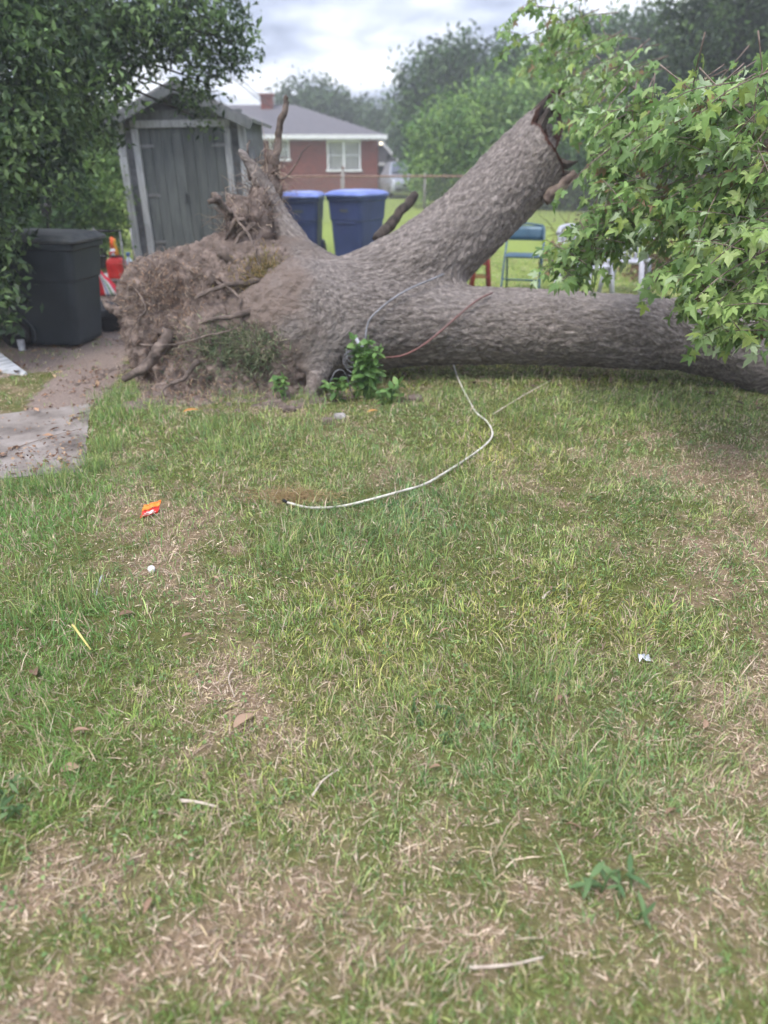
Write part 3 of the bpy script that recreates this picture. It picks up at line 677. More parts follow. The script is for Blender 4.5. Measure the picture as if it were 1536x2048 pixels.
def lawn(name, y0, y1, dens, wmul, label, per=6):
    cx, cy = scatter_area(y0, y1, dens / per); m = len(cx)      # small tufts of a few blades each
    s, l = cover(cx, cy); a, b, c, d = bare(cx, cy)
    keep = RNG.random(m) < (1 - .48 * s) * np.where(a, .0, 1) * np.where(b, .03, 1) * np.where(c, .14, 1) * np.where(in_poly(cx, cy, EDGE), .35, 1) * np.where(d, .12, 1)
    cx, cy, s, l = cx[keep], cy[keep], s[keep], l[keep]; m = len(cx)
    tuft = fbm2(cx, cy, 6.5, 2, 8.0)
    Lc = (.019 + .017 * l + .045 * np.clip(tuft - .55, 0, 1) * (l + .4)) * RNG.lognormal(0, .25, m)
    azc = fbm2(cx, cy, 3.0, 2, 21.0) * 14 + RNG.normal(0, 1.0, m)
    palc = GREENS[RNG.choice(6, m, p=[.2, .22, .2, .16, .11, .11])] * (1 + RNG.normal(0, .20, (m, 1))).clip(.45, 1.7)
    hue = fbm2(cx, cy, 1.2, 3, 12.0)[:, None]
    palc = palc * (1 + (hue - .5) * np.array([[.9, .35, -.2]]))
    lushc = np.array(S(100, 150, 74)); left = (np.clip((-cx / (cy * .55) - .25) * 1.6, 0, 1) * np.clip(l, 0, 1))[:, None]
    palc = palc * (1 - .7 * left) + lushc[None] * .7 * left
    rp = lambda q: np.repeat(q, per, 0)
    n = m * per; s, l = rp(s), rp(l)
    x = rp(cx) + RNG.normal(0, .011 * wmul, n); y = rp(cy) + RNG.normal(0, .011 * wmul, n)
    L = rp(Lc) * RNG.lognormal(-.08, .42, n); lean = np.clip(RNG.normal(.80, .40, n), .05, 1.4); pal = rp(palc)
    dry = RNG.random(n) < (.22 + .30 * s)
    pal[dry] = STRAWS[RNG.choice(5, dry.sum())]
    pal = pal * (1 + RNG.normal(0, .15, (n, 1))).clip(.5, 1.6)
    k = ~in_poly(x, y, SLAB_IN); x, y, L, lean, pal = x[k], y[k], L[k], lean[k], pal[k]; az = (rp(azc) + RNG.normal(0, .9, n))[k]; n = len(x)
    up = np.tile([[0, 0, 1.]], (n, 1)) + RNG.normal(0, .12, (n, 3)); up /= np.linalg.norm(up, axis=1, keepdims=True)
    o = blades(name, np.stack([x, y, gz(x, y) - .003], 1), up, L, RNG.uniform(.0018, .0040, n) * wmul, lean, pal, M['grass'], az=az, curl=.30)
    return tag(o, label, 'grass', kind='stuff')
SLAB_IN = GP([(-260, 978), (158, 938), (174, 814), (118, 820), (-260, 866)])
lawn('grass', .55, 2.2, 19000, .85, 'short mown grass with straw nearest the camera')
lawn('grass', 2.2, 4.2, 11000, 1.2, 'yellow green lawn grass around the white cable')
lawn('grass', 4.2, 7.4, 5200, 1.8, 'longer green grass in front of and under the fallen trunk')
lawn('grass', 7.4, 15.0, 1000, 3.2, 'pale lawn behind the fallen trunk')
# dead thatch lying flat
def thatch(name, y0, y1, dens, wmul, label):
    x, y = scatter_area(y0, y1, dens); s, l = cover(x, y); a, b, c, d = bare(x, y)
    k = (RNG.random(len(x)) < np.clip(.16 + .75 * s, 0, 1)) & ~a & ~b & ~(c & (RNG.random(len(x)) < .8))
    x, y, s = x[k], y[k], s[k]; n = len(x)
    up = np.tile([[0, 0, 1.]], (n, 1))
    pal = STRAWS[RNG.choice(5, n)] * (1 + RNG.normal(-.05, .32, (n, 1))).clip(.3, 1.5)
    o = blades(name, np.stack([x, y, gz(x, y) + RNG.uniform(.000, .012, n)], 1), up, RNG.lognormal(-4.0, .5, n), RNG.uniform(.0012, .0032, n) * wmul, RNG.normal(1.42, .16, n), pal, M['dry'], curl=.06)
    return tag(o, label, 'dry grass', kind='stuff')
thatch('dry_thatch', .55, 2.2, 12000, 1.0, 'dry straw clippings lying between the nearest grass')
thatch('dry_thatch', 2.2, 7.0, 4000, 1.6, 'dry straw clippings lying in the lawn further off')
# taller tufts and seed stalks
def tufts(name, lst, label, tall=.16, cols=GREENS):
    pos, L, az = [], [], []
    for px, py, r, k in lst:
        c = G(px, py)
        q = RNG.normal(0, r, (k, 2)) + c[:2]; pos.append(q); L.append(RNG.uniform(.4, 1, k) * tall)
    q = np.concatenate(pos); L = np.concatenate(L); n = len(q)
    up = np.tile([[0, 0, 1.]], (n, 1))
    o = blades(name, np.stack([q[:, 0], q[:, 1], gz(q[:, 0], q[:, 1])], 1), up, L, RNG.uniform(.002, .0042, n), np.clip(RNG.normal(.55, .3, n), .05, 1.3), pick(cols, n, .16), M['grass'])
    return tag(o, label, 'grass', kind='stuff')
tufts('tall_grass', [(420, 860, .10, 260), (470, 900, .12, 240), (240, 800, .10, 320), (215, 840, .08, 220), (330, 830, .10, 160), (620, 860, .10, 160), (760, 1050, .12, 140), (620, 1060, .12, 200), (960, 1000, .15, 180), (830, 1130, .12, 160),
                     (560, 1110, .10, 140), (1220, 830, .2, 240), (1330, 800, .2, 200), (900, 800, .15, 220), (1030, 830, .15, 200), (220, 900, .06, 220), (190, 940, .05, 200), (120, 965, .08, 200), (30, 985, .10, 220),
                     (1450, 820, .2, 160), (60, 1230, .10, 160), (170, 1200, .08, 120), (1060, 1370, .08, 100), (1180, 1560, .08, 140), (700, 920, .12, 160), (1130, 900, .15, 160), (880, 940, .12, 160), (480, 800, .12, 150), (620, 805, .10, 160), (760, 800, .12, 200)],
      'taller uncut grass tufts along the slab, root plate and trunk', .15)
tufts('seed_stalks', [(820, 1080, .02, 5), (560, 1030, .02, 4), (980, 1010, .03, 5), (1230, 980, .03, 4), (640, 870, .03, 5), (440, 870, .03, 5), (1100, 1450, .03, 4), (520, 950, .02, 4), (1040, 880, .05, 5), (1350, 860, .05, 5)],
      'thin pale seed stalks rising above the lawn', .32, [S(186, 180, 120), S(168, 168, 104)])

# green and dry grass still growing on the root plate
def plate_grass(name, spots, L0, pal, label):
    ids = np.concatenate([on_plate(*q) for q in spots]); n = len(ids)
    up = SN[ids] * .8 + np.array([0, -.25, .15]); up /= np.linalg.norm(up, axis=1, keepdims=True)
    o = blades(name, SV[ids], up, RNG.uniform(.5, 1, n) * L0, RNG.uniform(.004, .010, n), np.clip(RNG.normal(.8, .35, n), .1, 1.4), pick(pal, n, .2), M['grass'], tree)
    o['kind'] = 'stuff'; o['label'] = label
plate_grass('grass_patch', [(460, 690, 60, 34, 1300), (520, 710, 40, 44, 900), (430, 740, 60, 30, 360), (530, 660, 30, 20, 160)], .085, [S(104, 118, 84), S(128, 138, 104), S(92, 112, 80), S(154, 150, 122)], 'dull green grass still rooted on the torn earth')
plate_grass('dry_grass_patch', [(530, 545, 24, 24, 420), (500, 560, 30, 30, 160)], .10, [S(150, 132, 84), S(132, 120, 76), S(120, 116, 74), S(166, 140, 104)], 'dry yellowish grass clump on top of the root plate')
plate_grass('dead_leaves', [(340, 600, 60, 40, 300), (340, 700, 50, 50, 260), (330, 560, 60, 30, 260), (430, 780, 90, 24, 300), (360, 800, 70, 20, 160)], .055, [S(168, 140, 118), S(140, 114, 98), S(188, 160, 134)], 'dry leaf scraps caught in the roots')
tid = RNG.choice(len(V), 900, p=(soilw * (N @ np.array([0, -1, .6]) > 0) + 1e-9) / (soilw * (N @ np.array([0, -1, .6]) > 0) + 1e-9).sum())

def leaf_cloud(name, C, size, mat, parent, cols, asp=.45, up=.3, seed=0):
    """pointed leaves folded along the midrib: six points, four triangles"""
    n = len(C); d = RNG.normal(0, 1, (n, 3)); d[:, 2] -= .25; d /= np.linalg.norm(d, axis=1, keepdims=True)
    nr = RNG.normal(0, 1, (n, 3)) + np.array([0, 0, up * 3]); s = np.cross(d, nr); s /= np.linalg.norm(s, axis=1, keepdims=True) + 1e-9; nn = np.cross(s, d)
    L = (np.asarray(size) * RNG.uniform(.65, 1.25, n))[:, None]; W = L * asp * .5
    A = np.stack([C, C + d * L * .4 + s * W + nn * W * .35, C + d * L * .45, C + d * L * .4 - s * W + nn * W * .35, C + d * L - nn * L * .08], 1).reshape(-1, 3)
    b = np.arange(n)[:, None] * 5
    return mesh_np(name, A, [np.concatenate([b + np.array([[0, 1, 2]]), b + np.array([[0, 2, 3]]), b + np.array([[1, 4, 2]]), b + np.array([[2, 4, 3]])])], mat, parent, col=np.repeat(cols, 5, 0))
def clumped(blobs, per, spread):
    """blobs (centre, radii, n clumps): leaf positions gathered in small clumps spread through each blob's outer volume"""
    out = []
    for c, r, k in blobs:
        u = RNG.normal(0, 1, (k, 3)); u /= np.linalg.norm(u, axis=1, keepdims=True)
        cc = np.asarray(c) + u * (RNG.random(k) ** .45)[:, None] * np.asarray(r)
        q = np.repeat(cc, per, 0) + RNG.normal(0, 1, (k * per, 3)) * np.asarray(spread)
        out.append(q)
    return np.concatenate(out)
def make_tree(name, label, base, top, blobs, per, spread, leaf, pal, r0=.18, limb_r=.05, group=None, cat='tree', jit=.22, twigs=True, asp=.5):
    t = thing(name, label, cat, base, 0, group); b = np.array(base, float); tp = np.array(top, float)
    mid = (b + tp) / 2 + RNG.normal(0, .1, 3)
    mb = MB(); L = [Vector((0, 0, -.1)), Vector(mid - b), Vector(tp - b)]
    MB().tube(L, [r0, r0 * .75, r0 * .45], 9, wob=.08).build('trunk', M['bark_dark'], t, smooth=True)
    if twigs:
        for c, r, k in blobs:
            s = (mid * .5 + tp * .5) - b; e_ = np.asarray(c) - b
            q = smooth_path([s, (s + e_) / 2 + np.array([0, 0, .12 * np.linalg.norm(e_ - s)]), e_], 3)
            mb.tube(q, list(np.linspace(limb_r, limb_r * .2, len(q))), 6)
        mb.build('limb', M['bark_dark'], t, smooth=True)
    C = clumped(blobs, per, spread) - b
    n = len(C); cl = pick(pal, n // per + 1, jit); cl = np.repeat(cl, per, 0)[:n] * (1 + RNG.normal(0, .14, (n, 1))).clip(.5, 1.6)
    o = leaf_cloud('crown', C, np.full(n, leaf), M['leaf'], t, cl, asp)
    o['kind'] = 'stuff'
    return t
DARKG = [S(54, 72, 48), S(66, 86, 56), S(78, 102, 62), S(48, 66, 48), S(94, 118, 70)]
MIDG = [S(62, 90, 50), S(76, 104, 58), S(90, 118, 64), S(52, 78, 46)]
BRG = [S(124, 154, 84), S(142, 170, 96), S(104, 136, 76), S(88, 120, 68)]
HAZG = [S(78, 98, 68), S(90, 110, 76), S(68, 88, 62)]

# ------------------------------------------------------------------ slab by the path
def slab():
    edges = [((-260, 985), (168, 946)), ((-260, 915), (175, 868)), ((-260, 860), (183, 808))]
    cs = None
    root_ = thing('concrete_slab', None, None, (0, 0, 0)); root_['kind'] = 'structure'; root_['label'] = 'worn concrete path slab with dirt and fallen leaves'
    for i in range(2):
        a0, a1 = G(*edges[i][0]), G(*edges[i][1]); b0, b1 = G(*edges[i + 1][0]), G(*edges[i + 1][1])
        k = 24; top = []
        gap = np.array([0, .003, 0])
        near = [a0 + (a1 - a0) * t + gap + np.array([0, RNG.normal(0, .006 if i == 0 else .001), 0]) for t in np.linspace(0, 1, k)]
        farr = [b1 + (b0 - b1) * t - gap for t in np.linspace(0, 1, k)]
        side = [a1 + (b1 - a1) * t + np.array([RNG.normal(0, .008), 0, 0]) for t in np.linspace(.1, .9, 8)]
        ring = near + side + farr
        z0 = .012 - i * .006
        MB().loft([[(p[0], p[1], -.06) for p in ring], [(p[0], p[1], z0 - .006) for p in ring], [(p[0] * .999, p[1] * .9995, z0) for p in ring]]).build('panel', M['concrete'], root_)
slab()

# litter: dead leaves and crumbs on slab, path, cart corner
def litter(name, poly, n, size, pal, label, z=.02, y_max=99):
    pts = np.array([p[:2] for p in poly]); lo_, hi_ = pts.min(0), pts.max(0)
    x = RNG.uniform(lo_[0], hi_[0], n * 3); y = RNG.uniform(lo_[1], hi_[1], n * 3); k = in_poly(x, y, poly) & (fbm2(x, y, 2.2, 3, 31) + RNG.normal(0, .12, n * 3) > .5); x, y = x[k][:n], y[k][:n]
    C = np.stack([x, y, gz(x, y) + z + RNG.uniform(0, .012, len(x))], 1); m = len(C)
    d = RNG.normal(0, 1, (m, 3)); d[:, 2] *= .25; d /= np.linalg.norm(d, axis=1, keepdims=True)
    s = np.cross(d, np.array([0, 0, 1.]) + RNG.normal(0, .3, (m, 3))); s /= np.linalg.norm(s, axis=1, keepdims=True); nn = np.cross(s, d)
    L = (size * RNG.lognormal(0, .45, m))[:, None]; W = L * .28
    A = np.stack([C, C + d * L * .45 + s * W + nn * W * .6, C + d * L * .5, C + d * L * .45 - s * W + nn * W * .6, C + d * L + nn * L * .15], 1).reshape(-1, 3)
    b = np.arange(m)[:, None] * 5
    o = mesh_np(name, A, [np.concatenate([b + np.array([[0, 1, 2]]), b + np.array([[0, 2, 3]]), b + np.array([[1, 4, 2]]), b + np.array([[2, 4, 3]])])], M['dry'], None, col=np.repeat(pick(pal, m, .2), 5, 0))
    return tag(o, label, 'leaf litter', kind='stuff')
LITPAL = [S(128, 96, 76), S(156, 124, 100), S(104, 78, 64), S(178, 150, 122), S(120, 100, 88)]
litter('leaf_litter', SLAB, 900, .022, LITPAL, 'small dead leaves and crumbs on the concrete slab', .016)
litter('leaf_litter', PATH, 900, .022, LITPAL, 'dead leaves along the dirt path', .004)
litter('leaf_litter', YARD, 2600, .04, LITPAL, 'dead leaves on the bare earth around the dark cart', .004)
litter('leaf_litter', PLATE, 1500, .03, LITPAL, 'crumbs and dead scraps at the foot of the root plate', .004)
UNDER = GP([(640, 812), (1000, 775), (1536, 830), (1700, 800), (1200, 735), (900, 715), (640, 770)])
litter('bark_litter', UNDER, 700, .028, [S(110, 92, 82), S(134, 114, 102), S(92, 78, 70), S(150, 126, 104)], 'bark chips and dead scraps in the grass under the trunk', .012)

# ------------------------------------------------------------------ wheeled carts
def make_cart(name, label, loc, rz, body_m, lid_m, emblem=False, scale=1.0, lid_tilt=0.0):
    t = thing(name, label, 'trash cart', loc, rz); t.scale = (scale, scale * (1.12 if body_m == 'cart_dark' else 1), scale)
    b = MB()
    b.loft([rrect(.50, .54, .05, .03), rrect(.515, .565, .06, .06), rrect(.545, .62, .06, .35), rrect(.565, .66, .06, .62), rrect(.585, .69, .06, .63), rrect(.61, .74, .06, .90), rrect(.64, .79, .06, .905), rrect(.645, .80, .06, .955), rrect(.62, .77, .05, .96)])
    b.build('body', M[body_m], t, smooth=False, bevel=.006)
    ld = MB()
    ld.loft([rrect(.665, .85, .06, .962, 0, .0), rrect(.675, .865, .06, .985), rrect(.66, .85, .08, 1.0), rrect(.56, .74, .10, 1.035), rrect(.40, .55, .10, 1.05), rrect(.15, .25, .06, 1.053)])
    lo_ = ld.build('lid', M[lid_m], t, smooth=False, bevel=.006)
    MB().tube([(-.24, -.44, .985), (.24, -.44, .985)], .016, 8).build('hinge_bar', M[body_m], t, smooth=True)
    for sx in (-1, 1):
        wq = thing('wheel', None, None); wq.parent = t; wq.location = (sx * .29, -.26, .13)
        MB().loft([[(x * sx, r * math.cos(2 * math.pi * k / 20), r * math.sin(2 * math.pi * k / 20)) for k in range(20)] for x, r in ((-.03, .10), (-.03, .125), (-.015, .132), (.015, .132), (.03, .125), (.03, .10))]).build('tyre', M['tyre'], wq, smooth=True)
        MB().loft([[(x * sx, r * math.cos(2 * math.pi * k / 20), r * math.sin(2 * math.pi * k / 20)) for k in range(20)] for x, r in ((.024, .098), (.034, .07), (.034, .03), (.042, .02))]).build('hub', M['black_metal'], wq, smooth=True)
        # moulded arch over the wheel
        arc = [(sx * .285, -.26 + .175 * math.cos(a), .13 + .175 * math.sin(a)) for a in np.linspace(-.5, math.pi + .2, 12)]
        MB().tube(arc, .014, 6).build('wheel_arch', M[body_m], t, smooth=True)
    MB().tube([(-.3, -.26, .13), (.3, -.26, .13)], .012, 8).build('axle', M['steel'], t, smooth=True)
    if emblem:
        MB().box((0, .366, .77), (.14, .006, .035)).build('emblem', M['cart_lid'], t)
        MB().box((0, .33, .60), (.36, .03, .03)).build('grip_bar', M[body_m], t, bevel=.005)
    return t
pt = G(140, 692)
make_cart('wheeled_trash_cart', 'dark charcoal wheeled trash cart standing by leafy bushes', (pt[0] - .13, pt[1] + .16, 0), R(-98), 'cart_dark', 'cart_lid', scale=.97)
pb = P(607, 512, 13.6); make_cart('recycling_cart', 'narrower-looking blue cart beside the raised root, seen front on', (pb[0], 13.7, 0), R(176), 'cart_blue', 'lid_blue', True, 1.07)
pb = P(716, 512, 13.5); make_cart('recycling_cart', 'blue cart turned to show two sides, directly left of the leaning trunk', (pb[0], 13.5, 0), R(148), 'cart_blue', 'lid_blue', True, 1.10)

# ------------------------------------------------------------------ shed
SY = 12.8
shed = thing('garden_shed', 'weathered grey wooden shed with white trim and closed double doors', 'shed', (-3.07, SY, 0), 0); shed.rotation_euler = (0, R(-1.0), R(2))
W2, HW, PK, DP = .97, 2.16, 2.60, 2.4
def wall_box(name, c, d, mat): return MB().box(c, d).build(name, M[mat], shed, bevel=.004)
MB().box((-W2 + .03, DP / 2 + .05, HW / 2 + .02), (.06, DP - .1, HW - .04)).build('side_wall', M['siding'], shed)
MB().box((W2 - .03, DP / 2 + .05, HW / 2 + .02), (.06, DP - .1, HW - .04)).build('side_wall', M['siding'], shed)
MB().box((0, DP, HW / 2 + .02), (2 * W2, .06, HW - .04)).build('back_wall', M['siding'], shed)
MB().add([(-W2, .06, HW - .02), (W2, .06, HW - .02), (0, .06, PK - .04), (-W2, .12, HW - .02), (W2, .12, HW - .02), (0, .12, PK - .04)], [(0, 1, 2), (5, 4, 3), (0, 3, 4, 1), (1, 4, 5, 2), (2, 5, 3, 0)]).build('gable_panel', M['siding'], shed)
for sx in (-1, 1):
    wall_box('corner_post', (sx * (W2 - .045), -.02, HW / 2), (.11, .08, HW), 'trim')
    wall_box('door_post', (sx * .70, -.015, (HW - .12) / 2), (.10, .07, HW - .12), 'trim')
    for k in range(15):
        z = .06 + k * .142
        MB().box((sx * .83, .02, z + .07), (.17, .02, .15), Matrix.Rotation(R(5), 3, 'X')).build('siding_board', M['siding'], shed)
wall_box('header', (0, -.02, HW - .06), (1.50, .075, .10), 'trim')
wall_box('lintel_board', (0, -.005, HW + .06), (2 * W2 - .04, .06, .13), 'grey_paint')
for sx in (-1, 1):
    dr = thing('door', None, None); dr.parent = shed; dr.location = (sx * .325, .03, 0)
    for k in range(4):
        MB().box((-.243 + k * .162, RNG.uniform(-.003, .003), 1.09), (.157, .03, 1.96)).build('plank', M['door_paint'], dr, bevel=.004)
    MB().box((0, .02, 1.09), (.64, .02, 1.95)).build('backing', M['grey_paint'], dr)
    for hz_ in (.4, 1.1, 1.8): MB().box((sx * .22, -.022, hz_), (.20, .012, .045)).build('hinge', M['steel'], dr, bevel=.003)
    if sx < 0: MB().box((.29, -.03, 1.05), (.03, .03, .14)).build('handle', M['black_metal'], dr, bevel=.004)
for sx in (-1, 1):
    a = math.atan2(PK - HW, W2); l = (W2 + .16) / math.cos(a)
    Mx = Matrix.Rotation(sx * a, 3, 'Y')
    c = Vector((sx * (W2 + .16) / 2, DP / 2 - .08, PK + .03 - (W2 + .16) / 2 * math.tan(a)))
    MB().box(c, (l, DP + .45, .05), Mx).build('roof_slope', M['shed_roof'], shed)
    c2 = Vector((sx * (W2 + .15) / 2, -.335, PK - .05 - (W2 + .15) / 2 * math.tan(a)))
    MB().box(c2, (l - .02, .03, .12), Mx).build('fascia', M['grey_paint'], shed, bevel=.003)
MB().box((0, -.30, .035), (1.5, .5, .07)).build('threshold', M['concrete'], shed, bevel=.008)

# ------------------------------------------------------------------ odds and ends beside the shed
rk = thing('metal_rack', 'low shelf with grey tube frame between cart and shed', 'rack', (0, 0, 0))
def TB(px, py, Y): return P(px, py, Y)
sc_ = P(232, 554, 10.0); zt = sc_[2]
MB().box((sc_[0] - .1, 10.1, zt - .015), (.62, .5, .03)).build('shelf_board', M['shelf'], rk, bevel=.004)
for (sx, sy) in ((-.29, -.22), (.19, -.22), (-.29, .22), (.19, .22)):
    MB().tube([(sc_[0] - .02 + sx, 10.1 + sy, 0), (sc_[0] - .02 + sx, 10.1 + sy, .80)], .013, 8).build('post', M['steel'], rk, smooth=True)
MB().tube([(sc_[0] + .17, 9.88, .5), (sc_[0] - .31, 9.88, .5)], .012, 8).build('rail', M['black_metal'], rk, smooth=True)
MB().tube([(sc_[0] + .17, 9.88, .80), (sc_[0] - .31, 9.88, .80)], .014, 8).build('rail', M['black_metal'], rk, smooth=True)
MB().box((sc_[0] - .1, 10.1, .09), (.5, .4, .16)).build('drawer_box', M['cart_lid'], rk, bevel=.01)
g = thing('gas_can', 'red plastic gas can with yellow spout on the low shelf', 'gas can', (P(236, 552, 9.95)[0], 9.95, zt)); g.scale = (1.1, 1.1, 1.1)
MB().loft([rrect(.18, .20, .04, .0), rrect(.19, .21, .05, .02), rrect(.19, .21, .05, .17), rrect(.175, .19, .05, .20), rrect(.09, .10, .03, .235), rrect(.06, .06, .02, .245)]).build('body', M['red_plastic'], g, bevel=.004)
MB().tube([(-.05, 0, .235), (-.055, 0, .275), (.0, 0, .285), (.05, 0, .24)], .012, 8).build('handle', M['red_plastic'], g, smooth=True)
MB().tube([(.02, 0, .24), (.03, 0, .30), (.015, 0, .38), (.03, 0, .43)], [.022, .02, .014, .009], 8).build('spout', M['yellow_plastic'], g, smooth=True)
g = thing('spray_bottle', 'milky blue plastic bottle standing beside the red gas can', 'bottle', (P(262, 552, 10.05)[0], 10.05, zt))
MB().lathe([(.045, 0), (.05, .01), (.05, .17), (.035, .21), (.018, .23), (.018, .25)], n=16).build('body', M['bottle'], g, smooth=True)
MB().lathe([(.024, .25), (.026, .255), (.026, .29), (.02, .30)], n=14).build('cap', M['bottle_cap'], g, smooth=True)
g = thing('traffic_cone', 'orange cone with white band behind the red gas can', 'cone', (P(230, 520, 11.2)[0], 11.2, 0)); g.scale = (.8, .8, .82)
MB().lathe([(.13, .03), (.10, .2), (.075, .42)], n=18).build('lower_cone', M['orange_plastic'], g, smooth=True)
MB().lathe([(.076, .42), (.056, .56)], n=18).build('band', M['white_plastic'], g, smooth=True)
MB().lathe([(.055, .56), (.03, .74), (.02, .745)], n=18).build('tip', M['orange_plastic'], g, smooth=True)
MB().box((0, 0, .015), (.34, .34, .03)).build('base', M['orange_plastic'], g, bevel=.01)
# striped cloth
def stripe_mat():
    m, t, b = base_mat('striped_cloth'); tc = t.nodes.new('ShaderNodeTexCoord'); sp = t.nodes.new('ShaderNodeSeparateXYZ')
    t.links.new(tc.outputs['UV'], sp.inputs[0]); r = t.nodes.new('ShaderNodeValToRGB'); r.color_ramp.interpolation = 'CONSTANT'; el = r.color_ramp.elements
    seq = [(0, S(190, 30, 40)), (.45, S(226, 222, 226)), (.53, S(60, 110, 170)), (.61, S(220, 218, 220)), (.69, S(90, 150, 110)), (.76, S(226, 222, 226)), (.84, S(214, 60, 90)), (.93, S(200, 30, 40))]
    el[0].position = 0; el[0].color = (*seq[0][1], 1); el[1].position = seq[1][0]; el[1].color = (*seq[1][1], 1)
    for p_, c in seq[2:]: q = el.new(p_); q.color = (*c, 1)
    t.links.new(sp.outputs[0], r.inputs[0]); t.links.new(r.outputs[0], b.inputs['Base Color']); b.inputs['Roughness'].default_value = .8
    return m
A, B_, C_ = P(186, 522, 9.4), P(242, 586, 9.3), P(186, 592, 9.5); k = 12; vs, fs, uv = [], [], []
for i in range(k + 1):
    for j in range(k + 1):
        s, tt = i / k, j / k; e1 = A + (B_ - A) * s; e2 = A + (C_ - A) * s; q = e2 + (e1 - e2) * tt + np.array([0, -.03 * math.sin(tt * 9 + s * 2), .012 * math.sin(s * 11)])
        vs.append(q); uv.append((tt, s))
for i in range(k):
    for j in range(k): fs.append((i * (k + 1) + j, (i + 1) * (k + 1) + j, (i + 1) * (k + 1) + j + 1, i * (k + 1) + j + 1))
mb = MB(); mb.add(vs, fs); cl = mb.build('striped_cloth', stripe_mat(), None, smooth=True)
ul = cl.data.uv_layers.new(name='UVMap')
for lp in cl.data.loops: ul.data[lp.index].uv = uv[lp.vertex_index]
so_ = cl.modifiers.new('thick', 'SOLIDIFY'); so_.thickness = .006
tag(cl, 'red cloth with white and blue stripes hanging beside the dark cart', 'cloth')
# black tub and tyre-like bag
tb = thing('black_tub', 'low black plastic tub lying at the end of the dirt path', 'tub', (P(248, 655, 7.9)[0], 7.9, 0), R(15))
MB().loft([rrect(.42, .30, .06, .0), rrect(.5, .36, .06, .14), rrect(.53, .39, .06, .145), rrect(.53, .39, .06, .17), rrect(.48, .34, .06, .165), rrect(.42, .3, .06, .05)]).build('basin', M['black_metal'], tb, bevel=.004)
MB().tube([(-.28, 0, .15), (-.30, .05, .10), (-.30, -.05, .10), (-.28, 0, .15)], .01, 6).build('grip', M['black_metal'], tb, smooth=True)
bagc = P(222, 625, 8.4); f = lambda p: np.linalg.norm((p - bagc) * np.array([1, 1, 1.5]), axis=1) - .17 + .12 * (fbm(p * 7, 3) - .5)
v, q = surface_nets(f, bagc - .4, bagc + .4, .025); v[:, 2] = np.maximum(v[:, 2], .002); tag(mesh_np('garbage_bag', v, [q], M['black_metal'], None, smooth=True), 'black plastic bag slumped under the striped cloth', 'bag')
# hooked black handle behind the cart
hk = thing('hooked_handle_post', 'black hooked metal handle sticking up behind the dark cart', 'handle', (0, 0, 0))
a = P(97, 460, 9.0); MB().tube(smooth_path([np.array([a[0], 9.0, 0]), a, P(99, 430, 9.0), P(98, 408, 9.0), P(92, 397, 9.0), P(78, 396, 9.0), P(64, 399, 9.0)], 5), .014, 8).build('rod', M['black_metal'], hk, smooth=True)
h = P(92, 418, 8.98); MB().loft([rrect(.07, .06, .02, h[2] - .08, h[0], h[1]), rrect(.11, .08, .03, h[2] - .03, h[0], h[1]), rrect(.12, .09, .03, h[2] + .03, h[0], h[1]), rrect(.07, .06, .02, h[2] + .06, h[0], h[1])]).build('grip', M['black_metal'], hk, bevel=.004)
# pale board at the frame edge
a, b = G(-60, 705), G(40, 752); MB().box(((a + b) / 2 + np.array([0, 0, .06])), (float(np.linalg.norm(b - a)), .14, .025), Matrix.Rotation(math.atan2(b[1] - a[1], b[0] - a[0]), 3, 'Z') @ Matrix.Rotation(R(8), 3, 'Y') @ Matrix.Rotation(R(25), 3, 'X')).build('board', M['board'], None, bevel=.004)
tag(bpy.data.objects['board'], 'pale weathered board lying on earth below the dark cart', 'board')
s = thing('tin_can', 'small shiny tin can on the earth beside the cart wheel', 'can', gp(45, 700))
MB().lathe([(.033, 0), (.034, .004), (.032, .008), (.032, .088), (.034, .094), (.031, .098)], n=14).build('body', M['foil'], s, smooth=True)
MB().lathe([(.0315, .0985), (.01, .0995)], n=14).build('end_disc', M['steel'], s, smooth=True)

# ------------------------------------------------------------------ house behind
HY = 41.0
house = thing('brick_house', 'single storey red brick house with grey roof beyond the shed', 'house', (0, HY, 0))
def HX(px, py): return P(px, py, HY)
xr, xl = HX(755, 330)[0], -14.0; ze = HX(700, 274)[2]; zr = HX(600, 214)[2]
MB().box(((xl + xr) / 2, 4.5, ze / 2), (xr - xl, 9, ze)).build('wall', M['brick'], house)
# hipped roof
ov = .45; y0, y1 = -ov, 9 + ov; x0, x1 = xl - ov, xr + ov; ym = (y0 + y1) / 2; xh = HX(590, 214)[0] * (HY + ym) / HY
mb = MB(); zb = ze + .08; vs = [(x0, y0, zb), (x1, y0, zb), (x1, y1, zb), (x0, y1, zb), (x0 + 5, ym, zr + .35), (xh, ym, zr + .35)]
mb.add(vs, [(0, 1, 5, 4), (1, 2, 5), (2, 3, 4, 5), (3, 0, 4), (3, 2, 1, 0)]); rf = mb.build('roof', M['shingle'], house)
MB().box(((x0 + x1) / 2, y0 - .015, zb - .08), (x1 - x0 + .06, .04, .19)).build('fascia', M['white'], house)
MB().box((x1 + .02, ym, zb - .08), (.04, y1 - y0, .24)).build('fascia', M['white'], house)
MB().box(((x0 + x1) / 2, y0 / 2, zb - .215), (x1 - x0 - .02, -y0 - .06, .02)).build('soffit', M['white'], house)
c = P(535, 214, HY + 4); MB().box((c[0], 4, (zr + .05)), (.62, .62, 1.4)).build('chimney', M['brick'], house)
MB().box((c[0], 4, zr + .79), (.74, .74, .10)).build('chimney_cap', M['brick'], house)
